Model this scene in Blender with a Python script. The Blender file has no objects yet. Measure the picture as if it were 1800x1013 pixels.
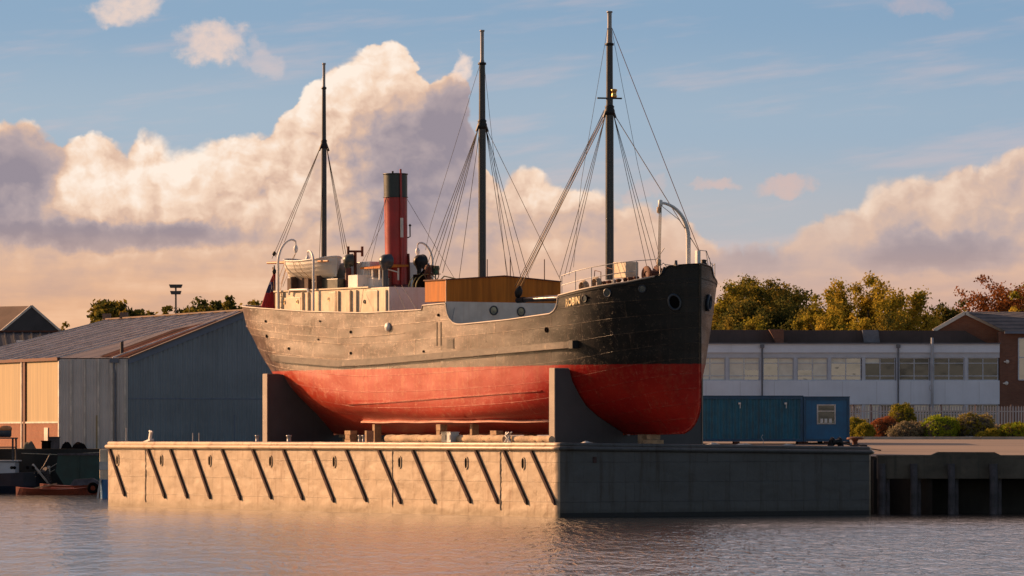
import bpy, bmesh, math, random
import numpy as np
from mathutils import Vector, Matrix
R = math.radians
C = bpy.context.scene.collection
SC = bpy.context.scene

# ------------------------------------------------------------------ camera, light, sky
FPX = 9000.0            # focal length in pixels of an 1800 px wide frame
CAMZ = 3.222
HOR = 765.0             # image row of the horizon
cam_d = bpy.data.cameras.new('camera'); cam = bpy.data.objects.new('camera', cam_d); C.objects.link(cam)
cam.location = (0, 0, CAMZ); cam.rotation_euler = (R(90), 0, 0)
cam_d.sensor_width = 36; cam_d.lens = 36 * FPX / 1800
cam_d.shift_y = (HOR - 506.5) / 1800
cam_d.clip_start = 1; cam_d.clip_end = 20000
SC.camera = cam
SC.view_settings.view_transform = 'Standard'
SC.view_settings.look = 'None'
SC.view_settings.exposure = 0.66
SC.view_settings.gamma = 1.0

SUN_EL, SUN_BACK = 19.0, 28.5     # elevation; degrees behind the picture plane, from the left
sd = Vector((-math.cos(R(SUN_BACK)) * math.cos(R(SUN_EL)), math.sin(R(SUN_BACK)) * math.cos(R(SUN_EL)), math.sin(R(SUN_EL))))
sun_d = bpy.data.lights.new('sun', 'SUN'); sun = bpy.data.objects.new('sun', sun_d); C.objects.link(sun)
sun_d.energy = 5.0; sun_d.angle = R(0.5); sun_d.color = (1.0, 0.56, 0.285)
sun.rotation_euler = sd.to_track_quat('Z', 'Y').to_euler()
sun.location = (-60, 150, 60)

W = bpy.data.worlds.new('World'); SC.world = W; W.use_nodes = True
WT = W.node_tree; WT.nodes.clear()


class Ex:
    """tiny expression wrapper round node sockets"""
    def __init__(s, nt, sock): s.nt, s.k = nt, sock
    def _b(s, op, o, rev=False):
        n = s.nt.nodes.new('ShaderNodeMath'); n.operation = op
        a, b = (o, s) if rev else (s, o)
        for i, v in enumerate((a, b)):
            if isinstance(v, Ex): s.nt.links.new(v.k, n.inputs[i])
            else: n.inputs[i].default_value = v
        return Ex(s.nt, n.outputs[0])
    def __add__(s, o): return s._b('ADD', o)
    __radd__ = __add__
    def __sub__(s, o): return s._b('SUBTRACT', o)
    def __rsub__(s, o): return s._b('SUBTRACT', o, True)
    def __mul__(s, o): return s._b('MULTIPLY', o)
    __rmul__ = __mul__
    def __truediv__(s, o): return s._b('DIVIDE', o)
    def maxi(s, o): return s._b('MAXIMUM', o)
    def mini(s, o): return s._b('MINIMUM', o)
    def pw(s, o): return s._b('POWER', o)
    def fn(s, op):
        n = s.nt.nodes.new('ShaderNodeMath'); n.operation = op
        s.nt.links.new(s.k, n.inputs[0]); return Ex(s.nt, n.outputs[0])
    def clamp(s): return s.maxi(0.0).mini(1.0)
    def smooth(s, a, b, c=0.0, d=1.0):
        n = s.nt.nodes.new('ShaderNodeMapRange'); n.interpolation_type = 'SMOOTHSTEP'
        s.nt.links.new(s.k, n.inputs[0])
        for i, v in enumerate((a, b, c, d)): n.inputs[i + 1].default_value = v
        return Ex(s.nt, n.outputs[0])
    def lin(s, a, b, c=0.0, d=1.0):
        n = s.nt.nodes.new('ShaderNodeMapRange')
        s.nt.links.new(s.k, n.inputs[0])
        for i, v in enumerate((a, b, c, d)): n.inputs[i + 1].default_value = v
        return Ex(s.nt, n.outputs[0])


def comb(nt, *v):
    n = nt.nodes.new('ShaderNodeCombineXYZ')
    for i, e in enumerate(v):
        if isinstance(e, Ex): nt.links.new(e.k, n.inputs[i])
        else: n.inputs[i].default_value = e
    return n.outputs[0]


def sep(nt, sock):
    n = nt.nodes.new('ShaderNodeSeparateXYZ'); nt.links.new(sock, n.inputs[0])
    return [Ex(nt, n.outputs[i]) for i in range(3)]


def noise(nt, vec, scale, detail=3, rough=0.55, dim='3D', dist=0.0):
    n = nt.nodes.new('ShaderNodeTexNoise'); n.noise_dimensions = dim
    if vec is not None: nt.links.new(vec, n.inputs['Vector'])
    n.inputs['Scale'].default_value = scale; n.inputs['Detail'].default_value = detail
    n.inputs['Roughness'].default_value = rough; n.inputs['Distortion'].default_value = dist
    return n


def vor(nt, vec, scale, detail=2, rough=0.5, smooth=0.6):
    n = nt.nodes.new('ShaderNodeTexVoronoi'); n.feature = 'SMOOTH_F1'; n.voronoi_dimensions = '2D'
    nt.links.new(vec, n.inputs['Vector'])
    n.inputs['Scale'].default_value = scale; n.inputs['Detail'].default_value = detail
    n.inputs['Roughness'].default_value = rough; n.inputs['Smoothness'].default_value = smooth
    n.normalize = True
    return Ex(nt, n.outputs['Distance'])


def mixc(nt, fac, a, b, blend='MIX'):
    n = nt.nodes.new('ShaderNodeMix'); n.data_type = 'RGBA'; n.blend_type = blend
    for idx, v in ((0, fac), (6, a), (7, b)):
        if isinstance(v, Ex): nt.links.new(v.k, n.inputs[idx])
        elif isinstance(v, bpy.types.NodeSocket): nt.links.new(v, n.inputs[idx])
        elif isinstance(v, (tuple, list)): n.inputs[idx].default_value = (*v[:3], 1)
        else: n.inputs[idx].default_value = v
    return n.outputs[2]


def srgb(r, g, b):
    f = lambda c: (c / 255 / 12.92) if c / 255 <= 0.04045 else ((c / 255 + 0.055) / 1.055) ** 2.4
    return (f(r), f(g), f(b))


def build_world():
    nt = WT
    D = 1 / 157.08
    tc = nt.nodes.new('ShaderNodeTexCoord')
    x, y, z = sep(nt, tc.outputs['Generated'])
    az = x._b('ARCTAN2', y) * 57.2958
    el = z.maxi(-1.0).mini(1.0).fn('ARCSINE') * 57.2958
    sky = nt.nodes.new('ShaderNodeTexSky'); sky.sky_type = 'NISHITA'; sky.sun_disc = False
    sky.sun_elevation = R(SUN_EL); sky.sun_rotation = math.atan2(sd.x, sd.y)
    sky.air_density = 1.0; sky.dust_density = 1.5; sky.ozone_density = 1.5
    skc = mixc(nt, 1.0, sky.outputs[0], (0.102, 0.094, 0.090), 'MULTIPLY')
    # clear sky near the horizon: peach haze to soft blue, over the Nishita dome
    ramp = nt.nodes.new('ShaderNodeValToRGB'); nt.links.new(el.lin(0, 8).k, ramp.inputs[0])
    cr = ramp.color_ramp; cr.interpolation = 'EASE'
    stops = [(0.0, srgb(236, 186, 150)), (0.16, srgb(226, 192, 172)), (0.30, srgb(190, 190, 192)), (0.43, srgb(166, 184, 200)),
             (0.60, srgb(142, 170, 196)), (1.0, srgb(122, 156, 190))]
    cr.elements[0].position = 0; cr.elements[0].color = (*stops[0][1], 1)
    cr.elements[1].position = 1; cr.elements[1].color = (*stops[-1][1], 1)
    for p, c in stops[1:-1]:
        e = cr.elements.new(p); e.color = (*c, 1)
    # a little bluer towards the right, warmer towards the sun
    grad = mixc(nt, az.smooth(-8, 10, 0.0, 0.22), ramp.outputs[0], srgb(96, 138, 178))
    base = mixc(nt, el.smooth(9, 30, 0.0, 1.0), grad, skc)
    # high thin streaks
    st = Ex(nt, noise(nt, comb(nt, az * 0.35 + el * 0.5, el * 2.6 - az * 0.35, 3.0), 1.0, 4, 0.6).outputs[0])
    base = mixc(nt, st.smooth(0.47, 0.75, 0, 0.32), base, srgb(226, 196, 190))

    # cumulus: a top line over azimuth, broken up by billows
    pts = [(-200, 235), (0, 232), (40, 226), (75, 236), (110, 262), (135, 245), (165, 232), (200, 255), (225, 268), (243, 242), (288, 240), (312, 268), (400, 252),
           (470, 240), (492, 212), (525, 172), (560, 128), (600, 112), (632, 100), (648, 86), (700, 86), (725, 108), (745, 142), (765, 142),
           (800, 140), (822, 162), (838, 235), (852, 312), (880, 345), (905, 318), (945, 310), (972, 335), (1030, 338), (1110, 352),
           (1190, 386), (1222, 425), (1270, 455), (1340, 452), (1395, 425), (1440, 398), (1490, 372), (1525, 340), (1580, 322), (1660, 312),
           (1720, 306), (1750, 285), (1800, 262), (2000, 250)]
    fc_lo, fc_hi = -7.2, 7.2

    def top(a):
        n = nt.nodes.new('ShaderNodeFloatCurve')
        nt.links.new(a.lin(fc_lo, fc_hi).k, n.inputs['Value'])
        cv = n.mapping.curves[0]
        P = [((((px - 900) * D) - fc_lo) / (fc_hi - fc_lo), (765 - py) * D / 5.0) for px, py in pts]
        P = [(0.0, P[0][1])] + P[1:-1] + [(1.0, P[-1][1])]
        cv.points[0].location = P[0]; cv.points[1].location = P[-1]
        for q in P[1:-1]: cv.points.new(*q)
        for q in cv.points: q.handle_type = 'VECTOR'
        n.mapping.update()
        return Ex(nt, n.outputs[0]) * 5.0

    wn = noise(nt, comb(nt, az, el, 0.0), 1.1, 4, 0.55)
    wx, wy, _ = sep(nt, wn.outputs['Color'])
    wn2 = noise(nt, comb(nt, az, el, 7.0), 4.2, 4, 0.6)
    ux, uy, _ = sep(nt, wn2.outputs['Color'])
    ax = az + (wx - 0.5) * 0.40 + (ux - 0.5) * 0.10
    ey = el + (wy - 0.5) * 0.32 + (uy - 0.5) * 0.09

    def height(a, e):
        v = comb(nt, a + 3.0, e * 1.15, 0.0)
        b1 = vor(nt, v, 1.5, 0, 0.5, 0.35)
        b2 = vor(nt, v, 3.9, 0, 0.5, 0.35)
        b3 = vor(nt, v, 9.5, 1.0, 0.6, 0.35)
        n2 = Ex(nt, noise(nt, v, 1.7, 8, 0.62).outputs[0])
        return (0.32 - b1 * b1 * 1.5) * 0.62 + (0.30 - b2 * b2 * 1.6) * 0.40 + (0.28 - b3 * b3 * 1.6) * 0.22 + (n2 - 0.5) * 0.50

    h0 = height(ax, ey)
    h1 = height(ax - 0.10, ey + 0.085)
    roll = (Ex(nt, noise(nt, comb(nt, az * 0.16, 2.0, 0.0), 1.0, 2, .5).outputs[0]) - 0.5) * 5.0 * az.fn('ABSOLUTE').smooth(5.9, 8.5)
    d = top(ax) + roll - ey + h0 * 0.42
    edge_soft = wx.smooth(0.38, 0.7, 0.05, 0.20) + az.smooth(0.5, 3.0, 0, .06)
    alpha = (d / edge_soft).smooth(-0.15, 1.0)
    rel = (h0 - h1)

    def blob(px, py, rx, ry, wob=0.35):
        a = (az + (wx - 0.5) * wob * 1.6 + (ux - 0.5) * 0.3 - (px - 900) * D) / (rx * D)
        b = (el + (wy - 0.5) * wob * 1.6 + (uy - 0.5) * 0.25 - (765 - py) * D) / (ry * D)
        return (a * a + b * b).smooth(0.0, 1.0, 1.0, 0.0)

    dark = blob(745, 280, 160, 190, .5) * 0.72 + blob(800, 200, 70, 90, .3) * 0.50 + blob(690, 400, 130, 60, .5) * 0.25
    dark = dark + blob(200, 412, 330, 34, .2) * 0.85 + blob(40, 275, 110, 70, .25) * 0.9 + blob(215, 268, 45, 40) * 0.5
    dark = dark + blob(20, 350, 100, 75) * 0.6
    dark = dark + blob(1640, 438, 200, 44) * 0.6 + blob(1310, 470, 130, 34) * 0.5 + blob(1010, 385, 160, 44) * 0.25 + blob(900, 250, 50, 120) * 0.3
    lite = blob(570, 185, 110, 120) * 0.6 + blob(680, 120, 90, 70) * 0.75 + blob(330, 315, 280, 100, .25) * 0.75 + blob(180, 335, 120, 60) * 0.35
    lite = lite + blob(120, 275, 55, 30) * 0.35 + blob(1600, 350, 150, 55) * 0.35 + blob(945, 335, 60, 60) * 0.3
    low = el.smooth(1.0, 2.6, 1.0, 0.0)
    topglow = d.smooth(0.0, 0.9, 0.22, 0.0)
    band = (Ex(nt, noise(nt, comb(nt, az * 0.42, el * 2.6, 11.0), 1.3, 5, 0.55).outputs[0]) - 0.5) * low * 1.5
    val = 0.45 - az.smooth(0.1, 1.6, 0, .12) + lite * 0.36 - dark * 0.56 + rel * el.smooth(1.5, 3.0, 0.14, 1.2) * az.smooth(0.2, 2.0, 1.0, 0.6) * (1.0 - dark.mini(1.0) * 0.72) + topglow + band + (wy - 0.5) * 0.5
    vr = nt.nodes.new('ShaderNodeValToRGB'); nt.links.new(val.k, vr.inputs[0])
    cr = vr.color_ramp
    stops = [(0.0, srgb(152, 142, 152)), (0.22, srgb(180, 164, 166)), (0.5, srgb(222, 188, 166)), (0.72, srgb(244, 214, 190)), (1.0, srgb(255, 238, 222))]
    cr.elements[0].position = 0; cr.elements[0].color = (*stops[0][1], 1)
    cr.elements[1].position = 1; cr.elements[1].color = (*stops[-1][1], 1)
    for p, c in stops[1:-1]:
        e = cr.elements.new(p); e.color = (*c, 1)
    cl = mixc(nt, low * 0.62, vr.outputs[0], mixc(nt, az.smooth(-4, 5), srgb(246, 188, 138), srgb(236, 186, 154)), 'MIX')
    cl = mixc(nt, low * 0.22, cl, vr.outputs[0], 'MULTIPLY')
    # distant low cloud on the right is pinker and softer
    alpha = alpha * az.smooth(1.4, 2.8, 1.0, 0.78).maxi(az.smooth(2.8, 4.0, 0.0, 0.88))
    out = mixc(nt, alpha, base, cl)
    # small loose puffs
    pn = Ex(nt, noise(nt, comb(nt, ax, ey * 1.3, 4.0), 3.2, 7, 0.62).outputs[0])
    for px, py, rx, ry, st_, col in ((215, 18, 100, 46, .85, (240, 214, 198)), (378, 88, 80, 44, .85, (240, 212, 196)), (450, 112, 60, 26, .4, (232, 206, 196)), (805, 122, 30, 34, .9, (248, 222, 206)),
                                     (1245, 322, 66, 20, .5, (232, 190, 172)), (1385, 322, 84, 26, .5, (234, 188, 168)), (1620, 20, 90, 26, .35, (214, 186, 184)),
                                     (1130, 330, 60, 20, .3, (232, 190, 172))):
        m = (blob(px, py, rx * 1.05, ry * 1.05, .45) * 1.1 + (pn - 0.52) * 1.7).smooth(0.25, 1.25, 0, st_) * blob(px, py, rx * 1.35, ry * 1.35, .3).smooth(0.0, 0.6)
        out = mixc(nt, m, out, srgb(*col))
    # the rest of the dome: broken cloud high up and behind the camera, below the horizon plain
    gn = Ex(nt, noise(nt, tc.outputs['Generated'], 3.2, 6, 0.6).outputs[0])
    hi = gn.smooth(0.30, 0.55, 0, 0.92) * el.smooth(5, 10) * el.smooth(30, 65, 1.0, 0.25)
    out = mixc(nt, hi, out, (1.30, 0.89, 0.75))
    front = az.fn('ABSOLUTE').smooth(28, 60, 1.0, 0.0)
    back = mixc(nt, gn.smooth(0.5, 0.7, 0, 0.35), skc, (0.20, 0.17, 0.17))
    # cream band low behind the camera, added to brighten the office window reflections
    back = mixc(nt, el.smooth(0.5, 7, .95, 0) * az.fn('ABSOLUTE').smooth(135, 165, 0.10, 1.0), back, (1.45, 1.20, 0.95))
    dt = (x * sd.x + y * sd.y + z * sd.z).maxi(0.0)
    glow = dt.pw(9.0) * 0.28 + dt.pw(45.0) * 1.5  # warm glow and lit haze round the low sun
    back = mixc(nt, glow.mini(1.0), back, (2.3, 1.15, 0.52))
    out = mixc(nt, front, back, out)
    bg = nt.nodes.new('ShaderNodeBackground'); nt.links.new(out, bg.inputs[0]); bg.inputs[1].default_value = 0.64
    o = nt.nodes.new('ShaderNodeOutputWorld'); nt.links.new(bg.outputs[0], o.inputs[0])


build_world()
W.cycles.sampling_method = 'MANUAL'; W.cycles.sample_map_resolution = 512

# ------------------------------------------------------------------ materials


def mat(name, col, rough=0.6, metal=0.0, spec=0.5, var=0.25, vscale=1.5, bump=0.0, bscale=20, streak=0.0, scol=None, coat=0.0, stretch=(1, 1, 1), patch=None):
    """procedural surface: mottled colour, optional vertical streaks, patches of another colour and bump"""
    m = bpy.data.materials.new(name); m.use_nodes = True
    nt = m.node_tree; b = nt.nodes['Principled BSDF']
    tc = nt.nodes.new('ShaderNodeTexCoord'); ov = tc.outputs['Object']
    mp = nt.nodes.new('ShaderNodeMapping'); mp.inputs['Scale'].default_value = stretch; nt.links.new(ov, mp.inputs[0])
    n = Ex(nt, noise(nt, mp.outputs[0], vscale, 6, 0.62).outputs[0])
    lo = tuple(c * (1 - var) for c in col[:3]); hi = tuple(min(1, c * (1 + var)) for c in col[:3])
    out = mixc(nt, n.smooth(0.3, 0.7), lo, hi)
    if streak:
        mp2 = nt.nodes.new('ShaderNodeMapping'); mp2.inputs['Scale'].default_value = (2.2, 2.2, 0.12); nt.links.new(ov, mp2.inputs[0])
        s = Ex(nt, noise(nt, mp2.outputs[0], 2.0, 5, 0.65).outputs[0])
        out = mixc(nt, s.smooth(0.5, 0.75, 0, streak), out, scol or tuple(c * .35 for c in col[:3]))
    if patch:
        pc, psc, th = patch
        p = Ex(nt, noise(nt, mp.outputs[0], psc, 5, 0.7).outputs[0])
        out = mixc(nt, p.smooth(th, th + 0.08), out, pc)
    nt.links.new(out, b.inputs['Base Color'])
    r = n.lin(0.2, 0.8, max(0.02, rough - 0.08), min(1, rough + 0.08)); nt.links.new(r.k, b.inputs['Roughness'])
    b.inputs['Metallic'].default_value = metal; b.inputs['Specular IOR Level'].default_value = spec
    b.inputs['Coat Weight'].default_value = coat
    if bump:
        bn = noise(nt, mp.outputs[0], bscale, 4, 0.6)
        bp = nt.nodes.new('ShaderNodeBump'); bp.inputs['Strength'].default_value = bump; bp.inputs['Distance'].default_value = 0.05
        nt.links.new(bn.outputs[0], bp.inputs['Height']); nt.links.new(bp.outputs[0], b.inputs['Normal'])
    return m


def ribbed(m, axis, per, depth, strength=0.8):
    """corrugation as bump along one local axis"""
    nt = m.node_tree; b = nt.nodes['Principled BSDF']
    tc = nt.nodes.new('ShaderNodeTexCoord'); xyz = sep(nt, tc.outputs['Object'])
    w = (xyz[axis] * (2 * math.pi / per)).fn('SINE')
    bp = nt.nodes.new('ShaderNodeBump'); bp.inputs['Strength'].default_value = strength; bp.inputs['Distance'].default_value = depth
    nt.links.new(w.k, bp.inputs['Height']); nt.links.new(bp.outputs[0], b.inputs['Normal'])
    return m


def brick_mat(name, c1, c2, cm, rough=0.9, sc=1.0, ax=0):
    m = bpy.data.materials.new(name); m.use_nodes = True
    nt = m.node_tree; b = nt.nodes['Principled BSDF']
    tc = nt.nodes.new('ShaderNodeTexCoord'); x, y, z = sep(nt, tc.outputs['Object'])
    t = nt.nodes.new('ShaderNodeTexBrick'); nt.links.new(comb(nt, x + y, z, 0.0), t.inputs['Vector'])
    t.inputs['Color1'].default_value = (*c1, 1); t.inputs['Color2'].default_value = (*c2, 1); t.inputs['Mortar'].default_value = (*cm, 1)
    t.inputs['Scale'].default_value = sc; t.inputs['Brick Width'].default_value = 0.225; t.inputs['Row Height'].default_value = 0.075
    t.inputs['Mortar Size'].default_value = 0.008
    n = Ex(nt, noise(nt, tc.outputs['Object'], 0.9, 5).outputs[0])
    o = mixc(nt, n.smooth(0.3, 0.75, 0, .45), t.outputs[0], tuple(c * .55 for c in c1))
    nt.links.new(o, b.inputs['Base Color']); b.inputs['Roughness'].default_value = rough
    return m


def leaf_mat(name, c1, c2, c3, sc=0.5, trans=0.48):
    m = bpy.data.materials.new(name); m.use_nodes = True
    nt = m.node_tree; nt.nodes.clear()
    tc = nt.nodes.new('ShaderNodeTexCoord')
    n = Ex(nt, noise(nt, tc.outputs['Object'], sc, 3, 0.6).outputs[0])
    n2 = Ex(nt, noise(nt, tc.outputs['Object'], sc * 9, 2, 0.6).outputs[0])
    c = mixc(nt, n.smooth(0.35, 0.68), c1, c2); c = mixc(nt, n2.smooth(0.52, 0.75, 0, .8), c, c3)
    d = nt.nodes.new('ShaderNodeBsdfDiffuse'); t = nt.nodes.new('ShaderNodeBsdfTranslucent'); g = nt.nodes.new('ShaderNodeMixShader')
    nt.links.new(c, d.inputs[0]); nt.links.new(c, t.inputs[0]); g.inputs[0].default_value = trans
    nt.links.new(d.outputs[0], g.inputs[1]); nt.links.new(t.outputs[0], g.inputs[2])
    o = nt.nodes.new('ShaderNodeOutputMaterial'); nt.links.new(g.outputs[0], o.inputs[0])
    return m


def glass_mat(name, col, rough=0.04, spec=0.9):
    m = bpy.data.materials.new(name); m.use_nodes = True
    nt = m.node_tree; b = nt.nodes['Principled BSDF']
    tc = nt.nodes.new('ShaderNodeTexCoord')
    n = noise(nt, tc.outputs['Object'], 0.7, 2, 0.5)
    bp = nt.nodes.new('ShaderNodeBump'); bp.inputs['Strength'].default_value = 0.08; bp.inputs['Distance'].default_value = 0.3
    nt.links.new(n.outputs[0], bp.inputs['Height']); nt.links.new(bp.outputs[0], b.inputs['Normal'])
    b.inputs['Base Color'].default_value = (*col, 1); b.inputs['Roughness'].default_value = rough
    b.inputs['Specular IOR Level'].default_value = spec * .55; b.inputs['IOR'].default_value = 2.1
    return m


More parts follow.
